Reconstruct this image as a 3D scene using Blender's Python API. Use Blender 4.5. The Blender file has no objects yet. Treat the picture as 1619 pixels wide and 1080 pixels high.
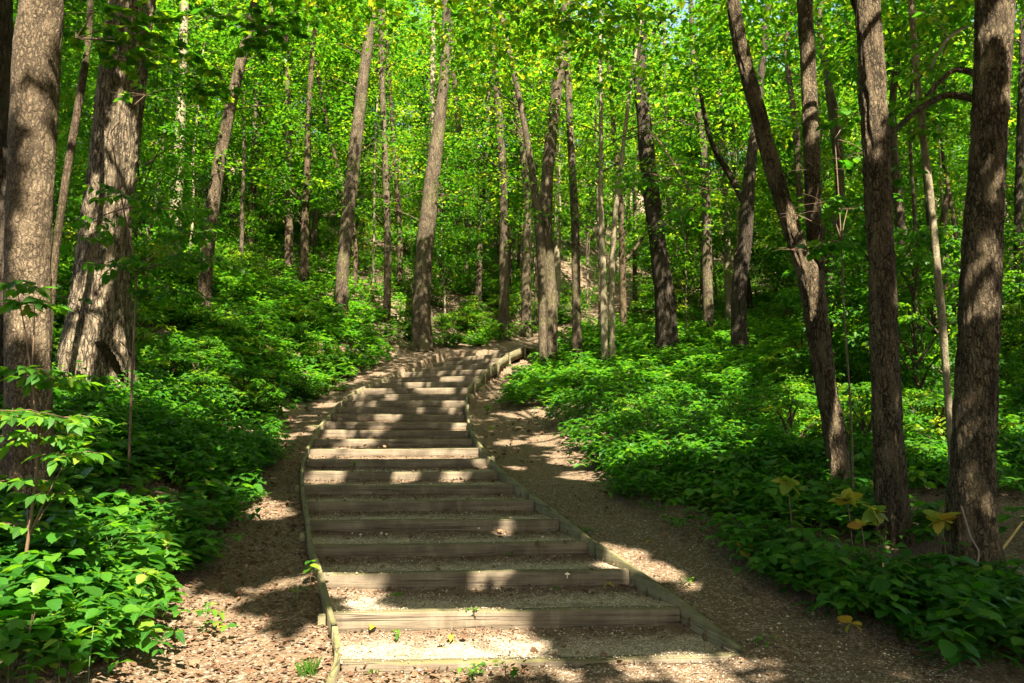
import bpy, math, random
import numpy as np
from mathutils import Vector, Matrix
rng = np.random.default_rng(7)
random.seed(7)
scene = bpy.context.scene
COL = scene.collection
R = math.radians

# ------------------------------------------------------------------ camera, sky, sun, exposure
F, CZ, PITCH = 1200.0, 1.65, R(7.25)
cam = bpy.data.objects.new('camera', bpy.data.cameras.new('camera'))
COL.objects.link(cam); scene.camera = cam
cam.location = (0, 0, CZ); cam.rotation_euler = (R(90) + PITCH, 0, 0)
cam.data.sensor_width = 36; cam.data.lens = F / 1619 * 36
cam.data.clip_start = 0.05; cam.data.clip_end = 600

SUN_AZ, SUN_EL = R(161), R(52)           # azimuth clockwise from +Y: behind the viewer, a little to the right
SUN = np.array([math.sin(SUN_AZ) * math.cos(SUN_EL), math.cos(SUN_AZ) * math.cos(SUN_EL), math.sin(SUN_EL)])
world = bpy.data.worlds.new('World'); scene.world = world; world.use_nodes = True
wn = world.node_tree
sky = wn.nodes.new('ShaderNodeTexSky'); sky.sky_type = 'NISHITA'; sky.sun_disc = False
sky.dust_density = 4.0; sky.ozone_density = .4; sky.sun_elevation = SUN_EL; sky.sun_rotation = SUN_AZ
wn.links.new(sky.outputs[0], wn.nodes['Background'].inputs[0])
wn.nodes['Background'].inputs[1].default_value = 0.08
sun = bpy.data.objects.new('sun', bpy.data.lights.new('sun', 'SUN')); COL.objects.link(sun)
sun.data.energy = 5.0; sun.data.angle = R(0.53); sun.data.color = (1.0, 0.92, 0.79)
sun.rotation_euler = Vector(SUN).to_track_quat('Z', 'Y').to_euler(); sun.location = (5, -5, 40)
scene.view_settings.view_transform = 'Standard'; scene.view_settings.look = 'None'
scene.view_settings.gamma = 1; scene.view_settings.use_curve_mapping = False
scene.view_settings.exposure = 2.7
scene.render.engine = 'CYCLES'
cy = scene.cycles
cy.max_bounces = 8; cy.diffuse_bounces = 4; cy.glossy_bounces = 1; cy.transmission_bounces = 5
cy.caustics_reflective = False; cy.caustics_refractive = False
cy.use_denoising = True
cy.sample_clamp_indirect = 6

# ------------------------------------------------------------------ numeric helpers
CT, ST = math.cos(PITCH), math.sin(PITCH)
def ray(px, py):
    u = 540 - py
    return np.array([px - 809.5, F * CT - u * ST, F * ST + u * CT]) / F
def at_y(px, py, y):
    d = ray(px, py); t = y / d[1]
    return np.array([d[0] * t, y, CZ + d[2] * t])
_tab = rng.random((64, 64, 64)).astype(np.float32)
def vnoise(p):                              # smooth value noise -1..1
    p = np.asarray(p, dtype=np.float64); i = np.floor(p).astype(int); f = p - i; f = f * f * (3 - 2 * f)
    r = 0
    for a in (0, 1):
        for b in (0, 1):
            for c in (0, 1):
                w = (f[..., 0] if a else 1 - f[..., 0]) * (f[..., 1] if b else 1 - f[..., 1]) * (f[..., 2] if c else 1 - f[..., 2])
                r = r + w * _tab[(i[..., 0] + a) & 63, (i[..., 1] + b) & 63, (i[..., 2] + c) & 63]
    return r * 2 - 1
def n2(x, y, s, seed=0.0):
    x, y = np.broadcast_arrays(np.asarray(x, float), np.asarray(y, float))
    return vnoise(np.stack([x * s + seed, y * s + seed * 1.7, np.full(x.shape, seed + .5)], -1))
def sstep(a, b, x):
    t = np.clip((np.asarray(x, float) - a) / (b - a), 0, 1); return t * t * (3 - 2 * t)

# ------------------------------------------------------------------ the stair line, measured from the noses in the photograph
NOSE = [(515,1065,1195,1012),(520,983,1080,945),(515,920,990,893),(505,873,920,853),(500,832,875,817),(495,800,835,785),
        (486,777,808,761),(484,751,784,738),(484,730,770,720),(490,712,757,704),(494,695,751,688),(505,680,743,674),
        (513,669,741,662),(525,658,737,650.5),(529,648.5,738,642),(545,638,738,632),(557,630,739,625),(573,623,743,615.5),
        (602,607,753,604),(623,594,762,589),(648,585,772,582),(665,578,787,575),(690,570,797,568),(715,563,812,561),(735,557,830,554)]
W = 2.75
idx = np.arange(len(NOSE))
wpx = np.array([n[2] - n[0] for n in NOSE], float)
dep = F * W / wpx
dep = np.polyval(np.polyfit(idx[:18], dep[:18], 2), idx)
dep[18:] = dep[17] + .80 * (idx[18:] - 17)
DEP = dep
midx = np.array([(n[0] + n[2]) / 2 for n in NOSE]); midy = np.array([(n[1] + n[3]) / 2 for n in NOSE])
CEN = np.array([at_y(midx[i], midy[i], DEP[i]) for i in idx])
zz = np.polyval(np.polyfit(idx, CEN[:, 2], 4), idx)
CEN[:, 2] = zz
for i in range(19, len(NOSE)):               # the left ends are hidden there: keep the right ends on the rail
    pass
NS = len(NOSE)
tan = np.gradient(CEN[:, :2], axis=0); tan /= np.linalg.norm(tan, axis=1)[:, None]
for _ in range(2):
    tan[1:-1] = (tan[:-2] + 2 * tan[1:-1] + tan[2:]) / 4
# nose heading follows the path only partly, as built stairs do
head = np.arctan2(tan[:, 0], tan[:, 1]) * .8
head = np.maximum(head, R(38) * sstep(14, 24, idx) - R(4) * (idx < 17))
PER = np.stack([np.cos(head), -np.sin(head)], 1)     # to the right
for i in range(NS):                                   # recentre so that the right end sits on its pixel
    rx = at_y(NOSE[i][2], 0, CEN[i, 1] + PER[i, 1] * W / 2)[0]
    rx = (NOSE[i][2] - 809.5) / F * ((CEN[i, 1] + PER[i, 1] * W / 2) * CT + (CEN[i, 2] - CZ) * ST)
    lx = (NOSE[i][0] - 809.5) / F * ((CEN[i, 1] - PER[i, 1] * W / 2) * CT + (CEN[i, 2] - CZ) * ST)
    w = .5 if i < 17 else 0.0
    CEN[i, 0] = (1 - w) * (rx - PER[i, 0] * W / 2) + w * (lx + PER[i, 0] * W / 2)
RE = np.stack([CEN[:, 0] + PER[:, 0] * W / 2, CEN[:, 1] + PER[:, 1] * W / 2], 1)
LE = np.stack([CEN[:, 0] - PER[:, 0] * W / 2, CEN[:, 1] - PER[:, 1] * W / 2], 1)


yl = np.concatenate([[-30, 0, 3.5], CEN[:, 1], [CEN[-1, 1] + 3.5, CEN[-1, 1] + 9, CEN[-1, 1] + 15, 60, 95, 140]])
z0 = CEN[0, 2] - .165; zt = CEN[-1, 2]
zl = np.concatenate([[-1.2, 0 - .02, z0 - .1], CEN[:, 2] - .04, [zt + .75, zt + 2.4, zt + 4.5, zt + 13, zt + 31, zt + 48]])
xc = np.concatenate([[2.5, 1.9, .75], CEN[:, 0], [CEN[-1, 0] + 1.9, CEN[-1, 0] + 4.8, CEN[-1, 0] + 6.6, 14, 18, 20]])
LX = np.concatenate([[LE[0, 0] + .1, LE[0, 0] + .06], LE[:, 0]]); LY = np.concatenate([[-5, 3], LE[:, 1]])
RX = np.concatenate([[4.2, 2.6], RE[:, 0]]); RY = np.concatenate([[-5, 4.5], RE[:, 1]])
def H(x, y, carve=True):
    x, y = np.broadcast_arrays(np.asarray(x, float), np.asarray(y, float))
    base = np.interp(y, yl, zl)
    u = x - np.interp(y, yl, xc)
    l = np.maximum(0, -u - 2.0)
    z = base + 4.6 * (1 - np.exp(-l * .095)) * sstep(0, 1.5, l) * (.55 + .45 * sstep(5, 14, y))
    r = np.maximum(0, u - 3.2)
    z = z + .5 * (1 - np.exp(-r * .1)) * sstep(12, 22, y) - .25 * (1 - np.exp(-r * .1)) * sstep(14, 4, y)
    z = z - .26 * sstep(9, 13, y) * sstep(24.5, 20, y) * sstep(1.3, 1.6, u) * sstep(4.2, 2.8, u)
    away = sstep(1.5, 4, np.abs(u))
    z = z + (.02 + .10 * away) * n2(x, y, .55, 3) + (.012 + .03 * away) * n2(x, y, 1.7, 9) + .010 * n2(x, y, 5, 21)
    z = z + .55 * n2(x, y, .11, 33) * sstep(4, 14, np.abs(u))
    if carve:
        s = ((x > np.interp(y, LY, LX) + .02) & (x < np.interp(y, RY, RX) - .02) & (y > CEN[0, 1] + (x - CEN[0, 0]) * PER[0, 1] / PER[0, 0] + .02) & (y < CEN[-1, 1] - .1))
        z = np.where(s, z - .32, z)
    return z
_gx = np.arange(-50, 50.01, .1); _gy = np.arange(-10, 80.01, .1)
_HG = H(*np.meshgrid(_gx, _gy), False)
def h1(x, y):
    a = min(max((x + 50) * 10, 0), 999); b = min(max((y + 10) * 10, 0), 899); i = int(a); j = int(b); a -= i; b -= j
    return float(_HG[j, i] * (1 - a) * (1 - b) + _HG[j, i + 1] * a * (1 - b) + _HG[j + 1, i] * (1 - a) * b + _HG[j + 1, i + 1] * a * b)
def hit(px, py, ymin=2.5):
    d = ray(px, py); t = ymin
    for _ in range(4000):
        p = d * t
        if CZ + p[2] < h1(p[0], p[1]): break
        t += .02 if t < 12 else .06
    return np.array([p[0], p[1], h1(p[0], p[1])])

# ------------------------------------------------------------------ object helpers
def link(o, parent=None):
    COL.objects.link(o)
    if parent is not None: o.parent = parent
    return o
def empty(name, loc, label, cat, group=None):
    o = bpy.data.objects.new(name, None); o.location = [float(v) for v in loc]; o.empty_display_size = .2
    link(o); tag(o, label, cat, group); return o
def tag(o, label=None, cat=None, group=None, kind=None):
    if label: o['label'] = label
    if cat: o['category'] = cat
    if group: o['group'] = group
    if kind: o['kind'] = kind
    return o
def mesh_np(name, V, T, mats, rnd=None, mid=None, smooth=False, midx=None):
    V = np.asarray(V, np.float32); T = np.asarray(T, np.int32)
    me = bpy.data.meshes.new(name); k = T.shape[1]
    me.vertices.add(len(V)); me.vertices.foreach_set('co', V.ravel())
    me.loops.add(T.size); me.loops.foreach_set('vertex_index', T.ravel())
    me.polygons.add(len(T)); me.polygons.foreach_set('loop_start', np.arange(0, T.size, k, dtype=np.int32))
    if smooth: me.polygons.foreach_set('use_smooth', np.ones(len(T), bool))
    if midx is not None: me.polygons.foreach_set('material_index', np.asarray(midx, np.int32))
    if rnd is not None:
        a = me.attributes.new('rnd', 'FLOAT', 'POINT'); a.data.foreach_set('value', np.asarray(rnd, np.float32))
    if mid is not None:
        a = me.attributes.new('mid', 'FLOAT', 'POINT'); a.data.foreach_set('value', np.asarray(mid, np.float32))
    me.update(calc_edges=True)
    for m in (mats if isinstance(mats, (list, tuple)) else [mats]): me.materials.append(m)
    return me
def obj_np(name, V, T, mats, parent=None, **k):
    return link(bpy.data.objects.new(name, mesh_np(name, V, T, mats, **k)), parent)

# ------------------------------------------------------------------ materials
def nt(name):
    m = bpy.data.materials.new(name); m.use_nodes = True; t = m.node_tree
    return m, t, t.nodes['Principled BSDF'], t.nodes['Material Output']
def N(t, kind, **kw):
    n = t.nodes.new(kind)
    for k, v in kw.items():
        if k in n.inputs.keys() if isinstance(k, str) else False: n.inputs[k].default_value = v
        else: setattr(n, k, v)
    return n
def ramp(t, fac, stops):
    r = t.nodes.new('ShaderNodeValToRGB'); t.links.new(fac, r.inputs[0]); e = r.color_ramp.elements
    while len(e) < len(stops): e.new(.5)
    for q, (p, c) in zip(e, stops): q.position = p; q.color = (*c, 1) if len(c) == 3 else c
    return r.outputs[0]
def noise(t, co, scale, detail=4, rough=.6, mapping=None):
    if mapping:
        mp = t.nodes.new('ShaderNodeMapping'); mp.inputs['Scale'].default_value = mapping; t.links.new(co, mp.inputs[0]); co = mp.outputs[0]
    n = t.nodes.new('ShaderNodeTexNoise'); n.inputs['Scale'].default_value = scale; n.inputs['Detail'].default_value = detail
    n.inputs['Roughness'].default_value = rough; t.links.new(co, n.inputs['Vector']); return n.outputs[0]
def voro(t, co, scale, feature='F1', mapping=None, out='Distance'):
    if mapping:
        mp = t.nodes.new('ShaderNodeMapping'); mp.inputs['Scale'].default_value = mapping; t.links.new(co, mp.inputs[0]); co = mp.outputs[0]
    n = t.nodes.new('ShaderNodeTexVoronoi'); n.feature = feature; n.inputs['Scale'].default_value = scale; t.links.new(co, n.inputs['Vector']); return n.outputs[out]
def mix(t, f, a, b, blend='MIX'):
    m = t.nodes.new('ShaderNodeMix'); m.data_type = 'RGBA'; m.blend_type = blend
    for s, v in ((m.inputs[0], f), (m.inputs[6], a), (m.inputs[7], b)):
        if hasattr(v, 'is_output'): t.links.new(v, s)
        else: s.default_value = v if not isinstance(v, tuple) else (*v, 1) if len(v) == 3 else v
    return m.outputs[2]
def math_(t, op, a, b=None):
    m = t.nodes.new('ShaderNodeMath'); m.operation = op
    for s, v in ((m.inputs[0], a), (m.inputs[1], b)):
        if v is None: continue
        if hasattr(v, 'is_output'): t.links.new(v, s)
        else: s.default_value = v
    return m.outputs[0]
def bump(t, b, h, strength, dist):
    n = t.nodes.new('ShaderNodeBump'); n.inputs['Strength'].default_value = strength; n.inputs['Distance'].default_value = dist
    t.links.new(h, n.inputs['Height']); t.links.new(n.outputs[0], b.inputs['Normal'])
def coord(t, kind='Object'):
    return t.nodes.new('ShaderNodeTexCoord').outputs[kind]
def geo_pos(t): return t.nodes.new('ShaderNodeNewGeometry').outputs['Position']

def leaf_mat(name, stops, tstops, trans=.45, rough=.5, spec=.22):
    m, t, b, out = nt(name)
    at = t.nodes.new('ShaderNodeAttribute'); at.attribute_name = 'rnd'
    oi = t.nodes.new('ShaderNodeObjectInfo')
    f = math_(t, 'ADD', at.outputs['Fac'], math_(t, 'MULTIPLY', math_(t, 'SUBTRACT', oi.outputs['Random'], .5), .45))
    am = t.nodes.new('ShaderNodeAttribute'); am.attribute_name = 'mid'
    c = ramp(t, f, stops); c2 = ramp(t, f, tstops)
    vein = math_(t, 'MULTIPLY', math_(t, 'LESS_THAN', am.outputs['Fac'], .06), .35)
    c = mix(t, vein, c, (.13, .2, .04))
    t.links.new(c, b.inputs['Base Color']); b.inputs['Roughness'].default_value = rough
    b.inputs['Specular IOR Level'].default_value = spec
    tr = t.nodes.new('ShaderNodeBsdfTranslucent'); t.links.new(c2, tr.inputs[0])
    mx = t.nodes.new('ShaderNodeMixShader'); mx.inputs[0].default_value = trans
    t.links.new(b.outputs[0], mx.inputs[1]); t.links.new(tr.outputs[0], mx.inputs[2]); t.links.new(mx.outputs[0], out.inputs[0])
    return m
G = lambda k, *c: [(p, tuple(v * k for v in cc)) for p, cc in c]
M_leaf = leaf_mat('leaf_green', G(1, (0, (.018, .065, .006)), (.45, (.035, .115, .009)), (.8, (.07, .16, .012)), (1, (.15, .21, .02))),
                  G(1, (0, (.06, .22, .006)), (.5, (.14, .38, .01)), (.85, (.26, .48, .015)), (1, (.45, .5, .03))))
M_canopy = leaf_mat('leaf_canopy', G(1, (0, (.02, .07, .006)), (.5, (.04, .12, .01)), (1, (.11, .18, .015))),
                  G(1, (0, (.05, .20, .006)), (.5, (.12, .34, .007)), (.82, (.26, .45, .009)), (1, (.50, .54, .02))), trans=.45)
M_under = leaf_mat('leaf_undergrowth', G(1, (0, (.012, .058, .006)), (.4, (.028, .105, .009)), (.8, (.06, .15, .011)), (1, (.14, .19, .02))),
                  G(1, (0, (.04, .20, .006)), (.5, (.11, .36, .008)), (1, (.30, .48, .015))), trans=.4, rough=.42, spec=.28)
M_yellow = leaf_mat('leaf_yellowing', G(1, (0, (.10, .17, .02)), (.45, (.30, .28, .03)), (.8, (.38, .22, .03)), (1, (.20, .09, .02))),
                  G(1, (0, (.3, .45, .03)), (.5, (.6, .5, .04)), (1, (.5, .25, .03))), trans=.35)
M_dead = leaf_mat('leaf_dead', G(1, (0, (.05, .026, .014)), (.35, (.11, .058, .030)), (.75, (.165, .092, .048)), (1, (.28, .175, .10))),
                  G(1, (0, (.10, .05, .02)), (1, (.3, .18, .08))), trans=.12, rough=.7, spec=.2)

def bark_mat(name, dark, light, crack_scale, stretch, crack=.55, pale=None, bumpd=.012, moss=.0):
    m, t, b, out = nt(name); co = coord(t)
    st = (1, 1, stretch)
    n1 = noise(t, co, 2.6, 6, .65); n3 = noise(t, co, 34, 6, .75, (1, 1, max(.2, stretch))); n4 = noise(t, co, 9, 4, .6, (1, 1, stretch))
    warp = t.nodes.new('ShaderNodeVectorMath'); warp.operation = 'ADD'
    nv = t.nodes.new('ShaderNodeTexNoise'); nv.inputs['Scale'].default_value = 15; nv.inputs['Detail'].default_value = 6; nv.inputs['Roughness'].default_value = .7; t.links.new(co, nv.inputs['Vector'])
    sc = t.nodes.new('ShaderNodeVectorMath'); sc.operation = 'SCALE'; sc.inputs['Scale'].default_value = .075; t.links.new(nv.outputs['Color'], sc.inputs[0])
    t.links.new(co, warp.inputs[0]); t.links.new(sc.outputs[0], warp.inputs[1])
    v = voro(t, warp.outputs[0], crack_scale, 'DISTANCE_TO_EDGE', st)
    v = math_(t, 'ADD', v, math_(t, 'MULTIPLY', math_(t, 'SUBTRACT', n4, .5), .7))
    h = ramp(t, v, [(0, (0, 0, 0)), (.10, (.7, .7, .7)), (.35, (1, 1, 1))])
    c = mix(t, ramp(t, n3, [(.3, (0, 0, 0)), (.7, (1, 1, 1))]), dark, light)
    c = mix(t, ramp(t, n1, [(.42, (0, 0, 0)), (.62, (.7, .7, .7))]), c, pale or tuple(x * 1.25 for x in light))
    c = mix(t, math_(t, 'MULTIPLY', math_(t, 'SUBTRACT', 1.0, h), crack), c, tuple(x * .22 for x in dark))
    c = mix(t, ramp(t, noise(t, co, 70, 4, .8), [(.42, (.6, .6, .6)), (.55, (0, 0, 0))]), c, tuple(x * .5 for x in dark))
    c = mix(t, ramp(t, noise(t, co, 2.3, 7, .75, (1, 1, .45)), [(.55, (0, 0, 0)), (.68, (.55, .55, .55))]), c, tuple(x * .55 for x in dark))
    if moss:
        mz = ramp(t, noise(t, co, 1.7, 5), [(.5, (0, 0, 0)), (.72, (moss, moss, moss))])
        c = mix(t, mz, c, (.09, .11, .02))
    t.links.new(c, b.inputs['Base Color']); b.inputs['Roughness'].default_value = .9; b.inputs['Specular IOR Level'].default_value = .15
    hh = math_(t, 'ADD', math_(t, 'MULTIPLY', h, 1.0), math_(t, 'MULTIPLY', n3, .8))
    bump(t, b, hh, 1.0, bumpd * 1.3)
    return m
BK = dict(
    plate=bark_mat('bark_plated', (0.068, 0.045, 0.024), (0.221, 0.165, 0.099), 30, .38, .6, bumpd=.016),
    shag=bark_mat('bark_shaggy', (0.100, 0.070, 0.040), (0.330, 0.262, 0.164), 22, .16, .95, bumpd=.035),
    furrow=bark_mat('bark_furrowed', (0.070, 0.049, 0.026), (0.190, 0.141, 0.080), 36, .24, .95, bumpd=.02),
    grey=bark_mat('bark_grey', (0.045, 0.033, 0.019), (0.129, 0.098, 0.059), 20, .3, .6, bumpd=.012, moss=.4),
    pale=bark_mat('bark_pale', (0.119, 0.095, 0.054), (0.272, 0.227, 0.139), 20, .5, .3, bumpd=.005),
    dark=bark_mat('bark_dark', (0.030, 0.021, 0.013), (0.090, 0.068, 0.044), 22, .15, .8, bumpd=.025),
    brown=bark_mat('bark_brown', (0.050, 0.033, 0.018), (0.120, 0.085, 0.048), 26, .3, .6, bumpd=.01, moss=.25))

def ground_mat():
    m, t, b, out = nt('forest_floor'); p = geo_pos(t)
    a = noise(t, p, .9, 6, .6); f = noise(t, p, 22, 8, .75); g = noise(t, p, 6, 5, .7)
    v = voro(t, p, 55, 'F1', None, 'Color')
    c = ramp(t, f, [(.3, (.050, .032, .018)), (.5, (.145, .096, .054)), (.72, (.29, .21, .125))])
    c = mix(t, math_(t, 'MULTIPLY', g, .5), c, (.085, .055, .036))
    sep = t.nodes.new('ShaderNodeSeparateColor'); t.links.new(v, sep.inputs[0])
    sp = math_(t, 'MULTIPLY', math_(t, 'GREATER_THAN', sep.outputs[0], .82), .6)
    c = mix(t, sp, c, (.30, .245, .18))
    c = mix(t, ramp(t, a, [(.45, (0, 0, 0)), (.7, (.55, .55, .55))]), c, (.10, .078, .045))
    t.links.new(c, b.inputs['Base Color']); b.inputs['Roughness'].default_value = .95; b.inputs['Specular IOR Level'].default_value = .1
    bump(t, b, math_(t, 'ADD', f, math_(t, 'MULTIPLY', voro(t, p, 70), .8)), 1, .02)
    return m
M_ground = ground_mat()
def gravel_mat():
    m, t, b, out = nt('gravel_tread_soil'); p = geo_pos(t)
    v = voro(t, p, 95, 'F1', None, 'Color'); sep = t.nodes.new('ShaderNodeSeparateColor'); t.links.new(v, sep.inputs[0])
    c = ramp(t, sep.outputs[0], [(0, (.12, .085, .045)), (.5, (.40, .31, .20)), (.85, (.56, .46, .33)), (1, (.68, .60, .47))])
    a = noise(t, p, 3.2, 6, .7)
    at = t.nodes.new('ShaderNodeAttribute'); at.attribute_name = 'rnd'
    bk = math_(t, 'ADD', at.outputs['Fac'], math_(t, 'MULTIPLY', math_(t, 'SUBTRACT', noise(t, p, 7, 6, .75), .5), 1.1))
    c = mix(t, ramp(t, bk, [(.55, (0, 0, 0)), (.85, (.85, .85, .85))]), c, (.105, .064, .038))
    c = mix(t, ramp(t, a, [(.5, (0, 0, 0)), (.66, (.75, .75, .75))]), c, (.11, .068, .042))
    c = mix(t, math_(t, 'MULTIPLY', noise(t, p, 40, 6, .8), .4), c, (.15, .105, .055))
    t.links.new(c, b.inputs['Base Color']); b.inputs['Roughness'].default_value = .95; b.inputs['Specular IOR Level'].default_value = .1
    bump(t, b, math_(t, 'ADD', voro(t, p, 95), noise(t, p, 60, 5)), 1, .012)
    return m
M_gravel = gravel_mat()
def pebble_mat():
    m, t, b, out = nt('pebble_stone')
    at = t.nodes.new('ShaderNodeAttribute'); at.attribute_name = 'rnd'
    t.links.new(ramp(t, at.outputs['Fac'], [(0, (.12, .085, .05)), (.5, (.30, .225, .14)), (1, (.52, .43, .31))]), b.inputs['Base Color'])
    b.inputs['Roughness'].default_value = .85
    return m
M_pebble = pebble_mat()
def wood_mat(name, dark, light, moss):
    m, t, b, out = nt(name); co = coord(t); oi = t.nodes.new('ShaderNodeObjectInfo')
    add = t.nodes.new('ShaderNodeVectorMath'); add.operation = 'ADD'
    cmb = t.nodes.new('ShaderNodeCombineXYZ'); t.links.new(math_(t, 'MULTIPLY', oi.outputs['Random'], 37.0), cmb.inputs[1]); t.links.new(math_(t, 'MULTIPLY', oi.outputs['Random'], 91.0), cmb.inputs[0])
    t.links.new(co, add.inputs[0]); t.links.new(cmb.outputs[0], add.inputs[1]); co2 = add.outputs[0]
    g = noise(t, co2, 14, 8, .75, (.10, 1, 2.4)); st = noise(t, co2, 2.2, 5, .6, (1.2, 1, 2)); fi = noise(t, co2, 60, 4, .7, (.2, 1, 1.5))
    c = ramp(t, g, [(.25, dark), (.5, tuple((a + q) / 2 for a, q in zip(dark, light))), (.75, light)])
    c = mix(t, ramp(t, st, [(.4, (0, 0, 0)), (.7, (.6, .6, .6))]), c, tuple(x * .6 for x in dark))
    vs = noise(t, co2, 5, 6, .7, (1.0, .3, .22))
    c = mix(t, ramp(t, vs, [(.5, (0, 0, 0)), (.75, (.35, .35, .35))]), c, tuple(x * 1.5 for x in light))
    ge = t.nodes.new('ShaderNodeNewGeometry'); sx = t.nodes.new('ShaderNodeSeparateXYZ'); t.links.new(ge.outputs['Normal'], sx.inputs[0])
    up = ramp(t, sx.outputs[2], [(.4, (0, 0, 0)), (.8, (1, 1, 1))])
    mz = math_(t, 'MULTIPLY', math_(t, 'MULTIPLY', up, ramp(t, noise(t, co2, 4, 6, .7), [(.35, (.15, .15, .15)), (.6, (1, 1, 1))])), moss)
    c = mix(t, mz, c, (.095, .09, .03))
    cr = ramp(t, noise(t, co2, 5, 3, .5, (.05, 1, 3.2)), [(.485, (0, 0, 0)), (.5, (1, 1, 1)), (.515, (0, 0, 0))])
    c = mix(t, math_(t, 'MULTIPLY', cr, .8), c, (.02, .014, .01))
    t.links.new(c, b.inputs['Base Color']); b.inputs['Roughness'].default_value = .85; b.inputs['Specular IOR Level'].default_value = .2
    bump(t, b, math_(t, 'ADD', g, math_(t, 'SUBTRACT', fi, cr)), .7, .006)
    return m
M_wood = wood_mat('weathered_timber', (.055, .040, .024), (.21, .165, .108), .85)
M_edge = wood_mat('mossy_edging', (.10, .085, .04), (.25, .215, .12), .9)
def plain(name, c, rough=.7):
    m, t, b, o = nt(name); n = noise(t, coord(t), 12, 4); t.links.new(mix(t, n, tuple(x * .7 for x in c), tuple(min(1, x * 1.3) for x in c)), b.inputs['Base Color']); b.inputs['Roughness'].default_value = rough; return m
M_stem = plain('green_stem', (.08, .12, .03)); M_rstem = plain('reddish_stem', (.10, .055, .025)); M_mush = plain('mushroom_cap', (.62, .52, .36), .5)
M_twig = plain('dry_twig', (.17, .12, .08)); M_strawstem = plain('straw_stalk', (.45, .30, .10))

# ------------------------------------------------------------------ leaf templates (length along +Y, face up +Z), unit size
def tpl_ovate(w=.55, droop=.12, fold=.10, pts=(.28, .62)):
    V = [(0, 0, 0), (0, pts[0], .02), (0, pts[1], -droop * .35), (0, 1, -droop)]
    V += [(-w / 2, pts[0] + .04, fold), (-w * .42, pts[1], fold * .7 - droop * .3), (w / 2, pts[0] + .04, fold), (w * .42, pts[1], fold * .7 - droop * .3)]
    T = [(0, 1, 4), (1, 2, 5), (1, 5, 4), (2, 3, 5), (0, 6, 1), (1, 7, 2), (1, 6, 7), (2, 7, 3)]
    mid = [0, 0, 0, 0, 1, 1, 1, 1]
    return np.array(V, float), np.array(T), np.array(mid, float)
def tpl_rhomb(w=.6):
    V = [(0, 0, 0), (-w / 2, .45, .08), (0, 1, -.06), (w / 2, .45, .08)]
    return np.array(V, float), np.array([(0, 2, 1), (0, 3, 2)]), np.array([0.3, 1, .3, 1.])
def tpl_maple():
    half = [(0, 1.0), (.09, .80), (.20, .82), (.16, .62), (.46, .72), (.40, .58), (.58, .50), (.36, .36), (.50, .22), (.40, .14), (.22, .10), (0, .04)]
    out = half + [(-x, y) for x, y in half[-2:0:-1]]
    V = [(0, .34, .03)] + [(x, y, -.10 * (x * x * 2 + (y - .34) ** 2) + .05 * abs(x)) for x, y in out]
    n = len(out)
    T = [(0, 1 + (i + 1) % n, 1 + i) for i in range(n)]
    return np.array(V, float), np.array(T), np.array([0] + [1] * n, float)
def tpl_wide():                                             # coarse toothed leaf with an uneven rim
    out = [(0, 1), (.10, .86), (.17, .88), (.27, .66), (.34, .64), (.36, .42), (.40, .36), (.30, .16), (.24, .12), (0, 0)]
    out = out + [(-x * .95, y) for x, y in out[-2:0:-1]]
    V = [(0, .42, .0)] + [(x, y, .22 * abs(x) - .14 * y * y) for x, y in out]; n = len(out)
    T = [(0, 1 + (i + 1) % n, 1 + i) for i in range(n)]
    return np.array(V, float), np.array(T), np.array([0] + [1] * n, float)
def tpl_simple(w=.55):
    V = [(0, 0, 0), (0, .5, .0), (0, 1, -.14), (-w / 2, .42, .09), (w / 2, .42, .09)]
    return np.array(V, float), np.array([(0, 1, 3), (1, 2, 3), (0, 4, 1), (1, 4, 2)]), np.array([0, 0, 0, 1, 1.])
TP = dict(sm=tpl_simple(), bl=tpl_ovate(.13, .5, .03), ov=tpl_ovate(), nar=tpl_ovate(.38, .2, .07), rh=tpl_rhomb(), mp=tpl_maple(), wd=tpl_wide(), rh2=tpl_rhomb(.75))

def expand(tp, P, yaw, pitch, roll, size):
    """many leaves -> vertices, triangles, template column index"""
    V, T, mid = TP[tp]; n = len(P)
    cy_, sy = np.cos(yaw), np.sin(yaw); cp, sp = np.cos(pitch), np.sin(pitch); cr, sr = np.cos(roll), np.sin(roll)
    L = V[None] * np.asarray(size)[:, None, None]
    x, y, z = L[..., 0], L[..., 1], L[..., 2]
    x, z = x * cr[:, None] + z * sr[:, None], -x * sr[:, None] + z * cr[:, None]
    y, z = y * cp[:, None] - z * sp[:, None], y * sp[:, None] + z * cp[:, None]
    x, y = x * cy_[:, None] - y * sy[:, None], x * sy[:, None] + y * cy_[:, None]
    VV = np.stack([x, y, z], -1) + P[:, None]
    TT = T[None] + (np.arange(n) * len(V))[:, None, None]
    return VV.reshape(-1, 3), TT.reshape(-1, 3), np.tile(mid, n), len(V)
def leaves_obj(name, tp, P, yaw, pitch, roll, size, mat, parent=None, rnd=None, mesh_only=False):
    V, T, mid, k = expand(tp, P, yaw, pitch, roll, size)
    if rnd is None: rnd = rng.random(len(P))
    if mesh_only: return mesh_np(name, V, T, mat, rnd=np.repeat(rnd, k), mid=mid)
    return obj_np(name, V, T, mat, parent, rnd=np.repeat(rnd, k), mid=mid)
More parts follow.
